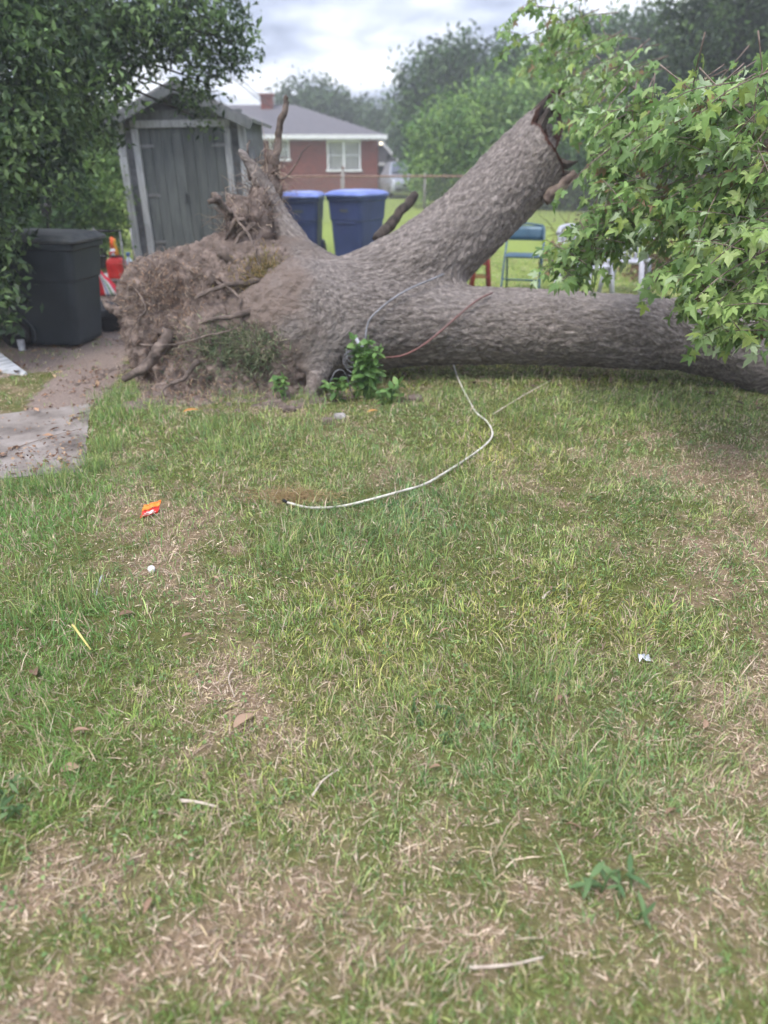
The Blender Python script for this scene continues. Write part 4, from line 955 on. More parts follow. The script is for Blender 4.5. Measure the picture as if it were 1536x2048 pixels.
def window(pxa, pxb, pya, pyb, mull):
    a, b = HX(pxa, pya), HX(pxb, pyb); x0_, x1_, z1_, z0_ = a[0], b[0], a[2], b[2]; cx, cz = (x0_ + x1_) / 2, (z0_ + z1_) / 2; ww, hh = x1_ - x0_, z1_ - z0_
    w_ = thing('window', None, None); w_.parent = house; w_.location = (cx, -.02, cz)
    for (c_, d_) in (((0, 0, hh / 2 - .05), (ww, .10, .10)), ((0, -.03, -hh / 2 + .05), (ww + .12, .16, .10)), ((-ww / 2 + .05, 0, 0), (.098, .09, hh - .2)), ((ww / 2 - .05, 0, 0), (.098, .09, hh - .2))):
        MB().box(c_, d_).build('frame', M['white'], w_)
    k = 2 if mull else 1
    for i in range(k):
        pw = (ww - .2) / k; pc = -ww / 2 + .1 + pw * (i + .5)
        MB().box((pc, .02, 0), (pw - .03, .02, hh - .22)).build('pane', M['glass'], w_)
        for q in range(9):
            MB().box((pc, .0, -hh / 2 + .2 + q * (hh - .36) / 8), (pw - .10, .012, (hh - .3) / 11), Matrix.Rotation(R(20), 3, 'X')).build('blind_slat', M['blind'], w_)
        MB().box((pc, -.025, .02), (pw, .03, .05)).build('meeting_rail', M['white'], w_)
    if mull: MB().box((0, -.01, 0), (.12, .09, hh - .2)).build('mullion', M['white'], w_)
window(538, 580, 278, 322, False); window(653, 722, 280, 343, True)
window(470, 512, 278, 322, False)
lm, lt, lb = base_mat('lit_bulb'); lb.inputs['Emission Color'].default_value = (1, .82, .55, 1); lb.inputs['Emission Strength'].default_value = 2.2
pl = thing('porch_light', None, None); pl.parent = house; q = HX(758, 287); pl.location = (q[0] + .1, -.2, q[2])
MB().lathe([(.02, -.07), (.06, -.045), (.065, .015), (.04, .06)], n=12).build('bulb', lm, pl, smooth=True)
MB().lathe([(.08, .06), (.04, .11), (.02, .14)], n=12).build('lamp_cap', M['black_metal'], pl, smooth=True)
# small gabled outbuilding to the right of the house
ga = thing('garage', 'small white-trimmed gabled outbuilding just beyond the house corner', 'garage', (0, 52, 0))
def GX(px, py): return P(px, py, 52)
gx0, gx1 = GX(735, 330)[0], GX(790, 330)[0]; gz1 = GX(760, 326)[2]; gp_ = GX(745, 285)[2]
MB().box(((gx0 + gx1) / 2, 3, gz1 / 2), (gx1 - gx0, 6, gz1)).build('wall', M['siding'], ga)
xm = (gx0 + gx1) / 2
MB().add([(gx0 - .2, -.3, gz1), (gx1 + .25, -.3, gz1), (xm, -.3, gp_), (gx0 - .2, 6.2, gz1), (gx1 + .25, 6.2, gz1), (xm, 6.2, gp_)], [(0, 1, 2), (5, 4, 3), (1, 4, 5, 2), (2, 5, 3, 0), (0, 3, 4, 1)]).build('roof', M['shingle'], ga)
for e0, e1 in (((gx1 + .3, gz1 - .02), (xm, gp_ + .06)), ((gx0 - .25, gz1 - .02), (xm, gp_ + .06))):
    MB().tube([(e0[0], -.36, e0[1]), (e1[0], -.36, e1[1])], .11, 4).build('rake_board', M['white'], ga)
MB().box((xm, -.36, gz1 - .06), (gx1 - gx0 + .5, .08, .18)).build('eave_board', M['white'], ga)

# parked car
cq = P(806, 383, 38.5)
car = thing('parked_car', 'silver car parked nose-on past the wire fence beside the house', 'car', (cq[0], 38.5, 0), R(8))
prof = [(-2.1, .35, .62, .75), (-2.12, .5, .78, .80), (-1.9, .8, .86, .85), (-.9, .95, .88, .88)]
def csec(y, w_, zlo, zhi): return rrect(w_ * 2, .001, .0004, 0) and [( -w_, y, zlo), (-w_ * 1.02, y, (zlo + zhi) / 2), (-w_ * .93, y, zhi), (w_ * .93, y, zhi), (w_ * 1.02, y, (zlo + zhi) / 2), (w_, y, zlo)]
MB().loft([csec(-2.15, .78, .32, .62), csec(-2.05, .86, .25, .78), csec(-1.0, .90, .22, .98), csec(.9, .90, .22, 1.02), csec(2.0, .86, .26, 1.0), csec(2.15, .78, .36, .8)]).build('body', M['car_paint'], car, bevel=.04)
MB().loft([[(-.80, -.95, .98), (-.80, 1.75, 1.0), (.80, 1.75, 1.0), (.80, -.95, .98)], [(-.62, -.2, 1.5), (-.62, 1.2, 1.5), (.62, 1.2, 1.5), (.62, -.2, 1.5)]]).build('cabin', M['car_paint'], car, bevel=.04)
MB().add([(-.70, -.90, 1.06), (.70, -.90, 1.06), (.58, -.28, 1.45), (-.58, -.28, 1.45)], [(0, 1, 2, 3)]).build('windscreen', M['glass'], car).location = (0, -.03, .02)
for sx in (-1, 1):
    MB().box((sx * .60, -2.12, .66), (.30, .08, .13)).build('headlight', M['foil'], car, bevel=.02)
    for y in (-1.3, 1.35):
        wq = thing('wheel', None, None); wq.parent = car; wq.location = (sx * .80, y, .32)
        MB().tube([(-.1, 0, 0), (.1, 0, 0)], .32, 18).build('tyre', M['tyre'], wq, bevel=.02)
        MB().tube([(-.105, 0, 0), (.105, 0, 0)], .19, 14).build('rim', M['steel'], wq)
MB().box((0, -2.16, .58), (.72, .04, .14)).build('grille', M['black_metal'], car); MB().box((0, -2.18, .40), (1.4, .05, .12)).build('bumper', M['black_metal'], car, bevel=.02)

# wire fence across the back
fy_ = 22.0
fn = thing('chain_link_fence', 'low chain link fence with rusty top rail crossing the back lawn', 'fence', (0, fy_, 0))
ra, rb = P(440, 362, fy_), P(1420, 352, fy_); fh = 1.2
M['rust'] = mat_noise('rusty_pipe', S(120, 92, 82), S(150, 122, 110), 9, .8, .1)
MB().tube([(ra[0], 0, fh), (rb[0], 0, fh)], .024, 8).build('top_rail', M['rust'], fn, smooth=True)
for px in (470, 683, 850, 1040, 1240, 1400):
    x = P(px, 355, fy_)[0]; MB().tube([(x, .03, 0), (x, .03, fh + .08)], .03, 8).build('post', M['chain'], fn, smooth=True)
mb = MB(); x = ra[0]
while x < rb[0]:
    for s in (-1, 1):
        mb.tube([(x, .02 * s, .03), (x + s * (fh - .03), .02 * s, fh - .02)], .0028, 3, cap=False)
    x += .085
mb.build('wire_mesh', M['chain'], fn)

# clothes-line post by the bins and overhead wires
cp = P(690, 505, 16.5); cl_ = thing('thin_post', 'thin pale pole standing just behind the two blue carts', 'pole', (cp[0], 16.5, 0))
MB().tube([(0, 0, 0), (0, 0, P(683, 338, 16.5)[2])], .022, 8).build('shaft', M['chain'], cl_, smooth=True)
MB().lathe([(.03, 0), (.03, .03), (.01, .05)], (0, 0, P(683, 338, 16.5)[2]), 8).build('cap', M['rust'], cl_)
for i, (a, b, lab) in enumerate((((380, 40, 30), (545, 215, 44), 'thin overhead wire running down to the house chimney, upper one'), ((380, 60, 30), (532, 210, 44), 'thin overhead wire running down to the house chimney, lower one'))):
    pa, pb_ = P(*a), P(*b); pa = pb_ + (pa - pb_) * 2.2
    tag(MB().tube([pa + (pb_ - pa) * t - np.array([0, 0, 1.2 * t * (1 - t)]) for t in np.linspace(0, 1, 16)], .022, 5).build('overhead_wire', M['black_metal'], None, smooth=True), lab, 'wire', 'overhead wires')

# ------------------------------------------------------------------ seats behind the trunk
def folding_chair(px, py, Y, rz):
    c = P(px, py, Y); t = thing('folding_chair', 'slate blue metal folding chair facing the fallen trunk', 'chair', (c[0], Y, 0), rz)
    MB().loft([rrect(.40, .38, .05, .425, 0, -.02), rrect(.42, .40, .05, .435, 0, -.02), rrect(.42, .40, .05, .447, 0, -.02), rrect(.39, .37, .05, .45, 0, -.02)]).build('seat', M['chair_blue'], t, bevel=.004)
    bk = [[(x, .19 + .03 * (x / .2) ** 2 * -1 + dy, z) for x in np.linspace(-.205, .205, 9)] for z, dy in ((.60, 0), (.66, .01), (.72, .02), (.775, .03))]
    vs = [p for r_ in bk for p in r_]; vs2 = [(x, y + .012, z) for x, y, z in vs]; fs = []
    for i in range(3):
        for j in range(8):
            a = i * 9 + j; fs += [(a, a + 1, a + 10, a + 9), (a + 36, a + 45, a + 46, a + 37)]
    for i in range(3): fs += [(i * 9, i * 9 + 9, i * 9 + 45, i * 9 + 36), (i * 9 + 8, i * 9 + 44, i * 9 + 53, i * 9 + 17)]
    for j in range(8): fs += [(j, j + 36, j + 37, j + 1), (27 + j, 28 + j, 64 + j, 63 + j)]
    MB().add(vs, []).add([], []); m_ = MB(); m_.add(vs + vs2, fs); m_.build('backrest', M['chair_blue'], t, smooth=True)
    for sx in (-1, 1):
        MB().tube(smooth_path([(sx * .225, -.26, 0), (sx * .222, -.05, .42), (sx * .215, .16, .70), (sx * .19, .205, .78)], 4), .012, 8).build('front_leg', M['chair_blue'], t, smooth=True)
        MB().tube([(sx * .20, .24, 0), (sx * .20, .02, .42)], .012, 8).build('rear_leg', M['chair_blue'], t, smooth=True)
    MB().tube([(-.19, .205, .78), (0, .225, .80), (.19, .205, .78)], .012, 8).build('top_bar', M['chair_blue'], t, smooth=True)
    MB().tube([(-.22, -.17, .16), (.22, -.17, .16)], .009, 8).build('crossbar', M['chair_blue'], t, smooth=True)
    MB().tube([(-.2, .19, .10), (.2, .19, .10)], .009, 8).build('crossbar', M['chair_blue'], t, smooth=True)
    return t
folding_chair(1043, 570, 10.4, R(-14)).scale = (1.1, 1.1, 1.04)
c = P(962, 570, 10.2); st = thing('wooden_stool', 'dark red stool with pale round top behind the trunk fork', 'stool', (c[0], 10.3, 0))
MB().lathe([(.13, .56), (.155, .57), (.16, .60), (.14, .612)], n=20).build('seat', M['stool_top'], st, smooth=False, bevel=.004)
for a in (45, 135, 225, 315):
    ca, sa = math.cos(R(a)), math.sin(R(a)); MB().tube([(.17 * ca, .17 * sa, 0), (.10 * ca, .10 * sa, .57)], [.022, .019], 8).build('leg', M['stool_red'], st, smooth=True)
for z, r_ in ((.2, .146), (.36, .126)):
    for a in (45, 135, 225, 315): MB().tube([(r_ * math.cos(R(a)), r_ * math.sin(R(a)), z), (r_ * math.cos(R(a + 90)), r_ * math.sin(R(a + 90)), z)], .011, 6).build('rung', M['stool_red'], st, smooth=True)
def resin_chair(px, Y, rz, tilt, label):
    c = P(px, 570, Y); t = thing('resin_chair', label, 'chair', (c[0], Y, .0), rz); t.rotation_euler = (tilt[0], tilt[1], rz); t.location.z = tilt[2]
    MB().loft([rrect(.46, .44, .06, .395), rrect(.50, .48, .07, .41), rrect(.50, .48, .07, .425), rrect(.44, .42, .07, .415)]).build('seat', M['white_plastic'], t, bevel=.004)
    for k in range(6): MB().tube(smooth_path([((k - 2.5) * .075, .22, .42), ((k - 2.5) * .08, .26, .6), ((k - 2.5) * .078, .31, .80)], 3), .022, 6).build('back_slat', M['white_plastic'], t, smooth=True)
    MB().tube(smooth_path([(-.22, .30, .78), (-.12, .33, .85), (.12, .33, .85), (.22, .30, .78)], 4), .03, 8).build('back_rim', M['white_plastic'], t, smooth=True)
    for sx in (-1, 1):
        MB().tube([(sx * .27, -.26, 0), (sx * .22, -.2, .42)], [.03, .04], 6).build('leg', M['white_plastic'], t, smooth=True)
        MB().tube([(sx * .25, .30, 0), (sx * .21, .2, .42)], [.03, .04], 6).build('leg', M['white_plastic'], t, smooth=True)
        MB().tube(smooth_path([(sx * .25, -.2, .42), (sx * .28, -.2, .6), (sx * .28, 0, .64), (sx * .23, .28, .68)], 4), .026, 6).build('armrest', M['white_plastic'], t, smooth=True)
resin_chair(1168, 9.6, R(40), (0, 0, 0), 'white resin armchair half hidden by leaves next to the blue chair')
resin_chair(1250, 10.2, R(-30), (0, R(0), 0), 'white resin armchair further along the trunk behind hanging leaves')

# brush piles
def brush(px, Y, r, n, label):
    c = P(px, 500, Y); c[2] = 0; t = thing('brush_pile', label, 'brush pile', c)
    p0 = RNG.normal(0, r * .5, (n, 3)); p0[:, 2] = np.abs(p0[:, 2]) * .9
    o = strands('twigs', p0, RNG.normal(0, 1, (n, 3)) + np.array([0, 0, .2]), RNG.uniform(.3, .9, n) * r * 1.3, RNG.uniform(.004, .012, n), M['dry'], t, pick([S(96, 80, 70), S(120, 100, 86), S(78, 66, 58)], n), .2, 4); o['kind'] = 'stuff'
    m = n * 4; q = RNG.normal(0, r * .5, (m, 3)); q[:, 2] = np.abs(q[:, 2])
    o = leaf_cloud('dead_leaves', q, np.full(m, .09), M['dry'], t, pick([S(120, 96, 80), S(98, 80, 70), S(140, 116, 98)], m), .5); o['kind'] = 'stuff'
brush(1165, 13.0, .55, 140, 'brown heap of dead brush behind the white chairs')
brush(1320, 11.5, .5, 140, 'dark brush heap seen under the hanging maple leaves')

# ------------------------------------------------------------------ cables
def cable(name, pts, r, mat, label, n=6, parent=None):
    o = MB().tube(smooth_path(pts, 10), r, n, wob=.05).build(name, M[mat], parent, smooth=True)
    return tag(o, label, 'cable') if parent is None else o
wc = [(905, 722), (915, 760), (935, 800), (952, 826), (973, 848), (983, 868), (983, 884), (972, 897), (945, 915), (900, 945), (850, 978), (800, 995), (740, 1008), (680, 1018), (620, 1022), (575, 1017)]
w_o = thing('white_cable', 'long dirty white cable curving over the grass from under the trunk', 'cable')
cable('cord', [gp(a, b, (.010 if i < 4 else .026) + .010 * math.sin(i * 1.3)) for i, (a, b) in enumerate(wc)], .0065, 'cable_white', '', 8, w_o)
MB().tube([gp(575, 1017, .034), gp(567, 1014, .036)], .0085, 8).build('cut_end', M['black_metal'], w_o, smooth=True)
def hug(pts, lift):                                  # lay a cable on the bark: walk each sight line until it meets the trunk
    out = []
    for a, b in pts:
        d = ray(a, b); t = np.linspace(4.0, 8.5, 500); p = np.array([0, 0, CAM_H]) + d[None] * (t / d[1])[:, None]
        s = tree_sdf(p); k = np.argmax(s < lift) if (s < lift).any() else np.argmin(s); out.append(p[k])
    return out
cable('grey_cable', hug([(888, 548), (860, 560), (820, 577), (785, 598), (755, 622), (738, 642), (732, 665)], .035) + [P(730, 690, 5.55)], .0075, 'cable_grey', 'grey cable bowed over the bark near the trunk fork')
cable('red_cable', [P(758, 716, 5.55)] + hug([(800, 712), (830, 700), (860, 680), (890, 655), (920, 628), (955, 600), (985, 585)], .035), .0075, 'cable_red', 'faded reddish cable slanting up across the trunk')
wt = thing('wire_tangle', 'tangle of pale wires hanging from the trunk above the green vine', 'wires')
for k in range(6):
    c = np.array(P(712, 715, 5.45)); pts = []
    for a in np.linspace(0, 5.5, 9): pts.append(c + np.array([.07 * math.cos(a + k) * (1 + .2 * k / 3), RNG.normal(0, .02), .07 * math.sin(a * .9 + k) - .02 * k + .01 * a]))
    MB().tube(smooth_path(pts, 5), .0032, 5).build('wire', M['cable_grey'], wt, smooth=True)
MB().tube([P(712, 676, 5.5), P(718, 688, 5.48), P(726, 694, 5.46)], [.012, .014, .008], 7).build('plug', M['white_plastic'], wt, smooth=True)
MB().tube(smooth_path([P(704, 790, 5.4), P(690, 745, 5.4), P(672, 742, 5.38), P(660, 765, 5.36)], 5), .0032, 5).build('wire', M['cable_grey'], wt, smooth=True)

# ------------------------------------------------------------------ weeds at the trunk
def leaf_mesh(name, L, W, fold=.25, n=5):
    mb = MB(); vs, fs = [], []
    for i in range(n + 1):
        t = i / n; w_ = W * math.sin(math.pi * min(1, t * .92 + .04)) ** .8 * (1 - .25 * t); z = -.25 * L * t * t
        vs += [(-w_ / 2, t * L, z + fold * w_ / 2), (0, t * L, z), (w_ / 2, t * L, z + fold * w_ / 2)]
    for i in range(n): a = i * 3; fs += [(a, a + 1, a + 4, a + 3), (a + 1, a + 2, a + 5, a + 4)]
    me = bpy.data.meshes.new(name); me.from_pydata(vs, [], fs); me.update()
    for p in me.polygons: p.use_smooth = True
    return me
M['weed_leaf'] = mat_leaf('weed_leaf', .3, .45, [S(84, 118, 66), S(106, 142, 78), S(132, 164, 94), S(96, 130, 74)])
M['maple_leaf'] = mat_leaf('maple_leaf', .38, .5, [S(108, 136, 76), S(138, 168, 94), S(166, 188, 116), S(120, 150, 88), S(190, 206, 168), S(158, 176, 92)])
M['dull_weed'] = mat_leaf('dull_weed_leaf', .2, .6, [S(80, 108, 68), S(94, 120, 76), S(104, 130, 84)])
dleaf = leaf_mesh('weed_blade', .085, .026); dleaf.materials.append(M['dull_weed'])
wleaf = leaf_mesh('vine_leaf', .07, .045); wleaf.materials.append(M['weed_leaf'])
def weed(name, label, px, py, Y, stems, h, lean, nleaf, scl=1.0, wl=None, sm='weed_leaf'):
    b = P(px, py, Y); b[2] = 0 if b[2] < .2 else b[2]
    t = thing(name, label, 'weed', b)
    for k in range(stems):
        d = np.array([RNG.normal(0, lean), RNG.normal(-.1, lean), 1]); e_ = d / np.linalg.norm(d) * h * RNG.uniform(.6, 1)
        s0 = np.array([RNG.normal(0, .04), RNG.normal(0, .04), 0])
        pts = smooth_path([s0, s0 + e_ * .5 + np.array([0, 0, .04]), s0 + e_], 4)
        MB().tube(pts, list(np.linspace(.004, .0015, len(pts))), 5).build('stem', M[sm], t, smooth=True)
        for i in range(nleaf):
            q = pts[int(RNG.uniform(.15, 1) * (len(pts) - 1))]
            l = new_obj('leaf', wl or wleaf, t); l.location = q; l.scale = (scl * RNG.uniform(.6, 1.2),) * 3
            l.rotation_euler = (RNG.normal(.1, .45), RNG.normal(0, .4), RNG.uniform(0, 6.28))
weed('climbing_weed', 'leafy green vine climbing up under the trunk by the wires', 732, 802, 5.35, 15, .50, .17, 20, 1.1)
weed('low_weed', 'pale green leafy weed at the foot of the climbing vine', 775, 808, 5.2, 5, .16, .35, 8, .9)
weed('low_weed', 'small bushy green weed beneath the root plate left of the dark root', 565, 780, 5.35, 5, .22, .18, 10, .8)
weed('low_weed', 'tiny green sprout on the earth where root plate meets bark', 545, 662, 5.52, 3, .09, .4, 7, .6)
weed('low_weed', 'creeping weed between the dark root and the climbing vine', 670, 800, 5.3, 6, .2, .5, 8, .9)
weed('broad_leaf_weed', 'dark blue green broad leaved weed in the near lawn', 1240, 1810, G(1240, 1810)[1], 5, .075, .6, 4, .6, dleaf, 'dull_weed')
weed('broad_leaf_weed', 'bluish leafy weed at the edge of the nearest green patch', 45, 1600, G(45, 1600)[1], 4, .05, .6, 5, .5, dleaf, 'dull_weed')
weed('broad_leaf_weed', 'spreading clover-like weed in the middle of the lawn', 880, 1440, G(880, 1440)[1], 6, .03, 1.3, 5, .26, dleaf, 'dull_weed')

# ------------------------------------------------------------------ small things on the lawn
wr = thing('candy_wrapper', 'crumpled red and orange candy wrapper on the straw', 'wrapper', gp(303, 1030, .03)); wr.rotation_euler = (R(38), R(4), R(12))
def crumple(y0, y1, mat, name, lift=0.0, xw=.042):
    vs, fs = [], []; k = 9
    for i in range(k):
        for j in range(k):
            x = (i / (k - 1) - .5) * 2 * xw; y = y0 + (y1 - y0) * j / (k - 1)
            vs.append((x + RNG.normal(0, .0012) + y * .25, y + x * .35 + (RNG.normal(0, .002) if j in (0, k - 1) else 0), lift + .004 * math.sin(x * 150 + y * 60) + .003 * math.sin(y * 190)))
    for i in range(k - 1):
        for j in range(k - 1): a = i * k + j; fs.append((a, a + k, a + k + 1, a + 1))
    mb = MB(); mb.add(vs, fs); o = mb.build(name, M[mat], wr, smooth=True); o.modifiers.new('thick', 'SOLIDIFY').thickness = .0012; return o
crumple(-.034, .004, 'wrapper_red', 'red_half'); crumple(.003, .036, 'wrapper_orange', 'orange_half', .001)
for k in range(3): crumple(-.030 + k * .008, -.028 + k * .008, 'wrapper_white', 'printed_stripe', .003, .030 - k * .007)
bc = thing('bottle_cap', 'white bottle cap on the straw below the red wrapper', 'bottle cap', gp(303, 1140, .006)); bc.rotation_euler = (R(25), R(10), 0)
MB().lathe([(.014, 0), (.015, .002), (.015, .012), (.013, .015)], n=18).build('cap_shell', M['white'], bc, smooth=False, bevel=.001)
MB().lathe([(.0152, .001), (.0156, .0015), (.0156, .003), (.0152, .0035)], n=18).build('seal_ring', M['white'], bc)
def twig(px0, py0, px1, py1, r, mat, name, label, bend=.02, lift=.012):
    a, b = gp(px0, py0, lift), gp(px1, py1, lift); mid = (a + b) / 2 + np.array([RNG.normal(0, bend), RNG.normal(0, bend), .006])
    pts = smooth_path([a, mid, b], 5)
    tag(MB().tube(pts, list(np.linspace(r, r * .55, len(pts))), 7, wob=.15).build(name, M[mat], None, smooth=True), label, 'stick')
M['pale_stick'] = mat_noise('pale_peeled_stick', S(176, 160, 146), S(212, 198, 184), 20, .8, .3)
M['yellow_stalk'] = mat_noise('yellow_stalk', S(190, 176, 104), S(212, 198, 128), 20, .8, .2)
twig(360, 1606, 434, 1618, .0055, 'pale_stick', 'stick', 'short pale stick on the near lawn right of the lush patch', .003)
twig(938, 1942, 1085, 1922, .0042, 'pale_stick', 'stick', 'thin pale stick lying nearest the camera', .006)
twig(625, 1596, 685, 1536, .0032, 'pale_stick', 'stick', 'thin slanting stick in the middle of the near lawn', .006)
twig(205, 1155, 194, 1196, .005, 'white_plastic', 'plastic_stick', 'short white plastic stick in the green grass', .001)
twig(148, 1262, 184, 1312, .005, 'yellow_stalk', 'dry_stalk', 'kinked dry yellow stalk on the lush green patch', .018, .03)
twig(465, 1345, 470, 1400, .0022, 'pale_stick', 'dry_stalk', 'fine wispy dry stalk on the mixed lawn', .008)
twig(985, 838, 1100, 770, .0045, 'pale_stick', 'stick', 'thin pale stick slanting in the grass below the trunk', .01, .03)
twig(25, 903, 165, 862, .0035, 'bark_twig', 'stick', 'thin dark twig lying across the concrete slab', .006, .016)
twig(1085, 1200, 1100, 1185, .006, 'pale_stick', 'bark_chip', 'small pale chip standing in the mid lawn', .001)
# dead leaves that can be picked out
M['dead_leaf'] = mat_leaf('dead_leaf', .15, .75, [S(136, 108, 90), S(164, 136, 114), S(112, 86, 74), S(180, 152, 130)], spec=.15)
M['orange_leaf'] = mat_leaf('orange_leaf', .2, .7, [S(186, 132, 76), S(198, 148, 90)], spec=.15)
dl = leaf_mesh('dead_leaf', .075, .035, .7); dl.materials.append(M['dead_leaf'])
ol = leaf_mesh('orange_leaf', .09, .03, .6); ol.materials.append(M['orange_leaf'])
spots = [(75, 1360, 1.0, 'greyish curled dead leaf on the lush patch below the yellow stalk'), (240, 1240, .95, 'dark brown curled leaf above the lush patch'), (470, 1465, 1.2, 'long pinkish brown curled leaf on the near mixed lawn'), (160, 1545, .9, 'tan pointed dead leaf on the near green patch'),
         (365, 1283, .5, 'small reddish dead leaf right of the dry yellow stalk'), (425, 1160, .6, 'small pinkish leaf scrap below the straw path'), (1405, 1465, .6, 'tan folded leaf in the straw toward the frame edge'), (1125, 1402, .5, 'small tan leaf scrap in mid lawn'),
         (305, 1805, .5, 'tiny tan leaf at the edge of the pale straw patch'), (1330, 1640, .6, 'pale star-like leaf scrap on the bare patch'), (145, 1475, .7, 'brown leaf stub at the lower edge of the lush patch'), (290, 985, .4, 'little red-brown leaf just above the red wrapper'),
         (880, 1275, .5, 'rust brown leaf in the tall middle grass'), (1130, 1660, .5, 'pale curled leaf scrap on the near lawn'), (1100, 1180, .5, 'cream leaf scrap standing in the grass'), (1340, 880, .7, 'brown leaf in the shade below the trunk'), (880, 1540, .5, 'brown leaf fragment near the thin slanting stick')]
for px, py, s, lab in spots:
    o = tag(new_obj('dead_leaf', dl), lab, 'leaf', 'dead leaves on the lawn'); o.location = gp(px, py, .022); o.scale = (s,) * 3; o.rotation_euler = (RNG.normal(.15, .2), RNG.normal(0, .3), RNG.uniform(0, 6.28))
for px, py, s, lab in ((368, 838, 1.1, 'yellow orange leaf blade in the grass under the root plate'), (735, 838, .8, 'orange leaf in the grass beside the concrete rubble')):
    o = tag(new_obj('fallen_leaf', ol), lab, 'leaf'); o.location = gp(px, py, .05); o.scale = (s,) * 3; o.rotation_euler = (.3, .2, R(-70))
def stone(px, py, r, mat, label, name='rubble_piece', asp=(1, .8, .5)):
    c = gp(px, py, r * .3); f = lambda p: np.abs((p - c) / np.array(asp)).max(1) * .55 + np.linalg.norm((p - c) / np.array(asp), axis=1) * .5 - r + .35 * r * (fbm(p / r * .8, 3) - .5)
    v, q = surface_nets(f, c - r * 1.6, c + r * 1.6, r / 6); tag(mesh_np(name, v, [q], M[mat], None, smooth=False), label, 'rubble')
stone(680, 836, .045, 'stone', 'pale broken concrete lump on the bare patch under the trunk'); stone(578, 822, .05, 'soil', 'clod of earth at the root plate foot', 'earth_clod'); stone(655, 846, .05, 'soil', 'flat earth clod beside the concrete lump', 'earth_clod'); stone(830, 800, .06, 'soil', 'low earth clod beside the vine', 'earth_clod', (1, .8, .4))
o = thing('foil_scrap', 'small shiny foil scrap in the grass', 'foil', gp(1287, 1322, .015))
mb = MB(); k = 6; vs = [((i / 5 - .5) * .04, (j / 5 - .5) * .03, RNG.normal(0, .006) + .01) for i in range(k) for j in range(k)]; mb.add(vs, [(i * k + j, (i + 1) * k + j, (i + 1) * k + j + 1, i * k + j + 1) for i in range(k - 1) for j in range(k - 1)]); mb.build('foil', M['foil'], o)
# heap of dry clippings at the cable's end
c = gp(585, 1000); n = 700; p0 = c + RNG.normal(0, 1, (n, 3)) * np.array([.10, .035, .012]); p0[:, 2] = np.abs(p0[:, 2]) + .01
o = strands('dry_clippings', p0, RNG.normal(0, 1, (n, 3)) * np.array([1, .5, .25]), RNG.uniform(.05, .14, n), RNG.uniform(.0008, .0016, n), M['dry'], None, pick([S(176, 150, 110), S(150, 124, 92), S(190, 166, 124)], n), .25, 4)
tag(o, 'wispy heap of dry grass at the end of the white cable', 'dry grass', kind='stuff')

# low broad-leaved plants in the turf
x, y = scatter_area(1.0, 5.0, 260); k = (fbm2(x, y, 1.6, 2, 41.0) > .56) & ~in_poly(x, y, SLAB) & ~in_poly(x, y, PATH); x, y = x[k], y[k]; n = len(x)
cx = np.repeat(x, 3) + RNG.normal(0, .008, n * 3); cy = np.repeat(y, 3) + RNG.normal(0, .008, n * 3); n = len(cx)
o = leaf_cloud('ground_weeds', np.stack([cx, cy, gz(cx, cy) + RNG.uniform(.012, .035, n)], 1), np.full(n, .013), M['leaf'], None, pick([S(118, 148, 90), S(106, 136, 84), S(136, 160, 100)], n, .15), .8, 1.2)
tag(o, 'tiny clover-like weeds scattered through the turf', 'weed', kind='stuff')

# ------------------------------------------------------------------ maple crown of the fallen tree
def maple_mesh():
    import itertools
    out = []
    lob = [(-90, .16), (-62, .50), (-50, .78), (-36, .50), (-20, .34), (-10, .62), (8, .80), (22, 1.02), (30, .66), (46, .46), (62, .74), (78, .92), (90, 1.22)]
    pts = [(r * math.cos(R(a)), r * math.sin(R(a))) for a, r in lob]
    pts = pts + [(-x, y) for x, y in pts[-2:0:-1]]
    vs = [(0, .12, 0)] + [(x, y, .16 * abs(x) - .20 * (x * x + y * y)) for x, y in pts]
    fs = [(0, i, i % len(pts) + 1) for i in range(1, len(pts) + 1)]
    # leaf stalk
    b = len(vs); vs += [(-.012, .0, 0), (.012, 0, 0), (.010, -.9, .14), (-.010, -.9, .14)]; fs += [(b, b + 1, b + 2, b + 3)]
    vs = [(x, y + .9, z) for x, y, z in vs]                       # origin at the foot of the stalk
    return vs, fs
MV, MF = maple_mesh()
LEAFS = []
for k, drop in enumerate((.1, .6, 1.1, 1.7, .9)):
    me = bpy.data.meshes.new('maple_leaf'); vs = [(x * (1 - .12 * (k % 3)), y * (1 - .1 * drop), z - drop * .16 * y * y + (.08 + .05 * k) * math.sin(3.5 * x + 1.3 * k) + .10 * x * y * ((k % 2) * 2 - 1)) for x, y, z in MV]
    me.from_pydata([tuple(q * .046 for q in v) for v in vs], [], MF); me.update(); me.materials.append(M['maple_leaf']); LEAFS.append(me)
# limbs rising from the trunk beyond the frame edge, then twigs, then leaves
def limb(pts, r0, r1, name='limb'):
    q = smooth_path(pts, 5); MB().tube(q, list(np.linspace(r0, r1, len(q))), 8, wob=.06).build(name, M['bark_twig'], tree, smooth=True); return q
def PL(px, py, Y): return P(px, py, Y - .7 if Y < 6.05 else Y - .3)
L0 = np.array([4.3, 4.15, .32])
L1 = limb([L0, PL(1700, 560, 4.7), PL(1580, 430, 4.8), PL(1530, 290, 4.9), PL(1495, 215, 5.1), PL(1450, 165, 5.4)], .05, .008)
L2 = limb([L0, PL(1720, 500, 5.0), PL(1560, 400, 5.3), PL(1400, 300, 5.6), PL(1330, 270, 5.8), PL(1260, 240, 6.0)], .05, .006)
L3 = limb([L0 + np.array([.2, .2, 0]), PL(1800, 300, 6.0), PL(1600, 270, 6.4), PL(1420, 240, 6.6), PL(1290, 190, 7.0), PL(1190, 110, 7.4)], .035, .005)
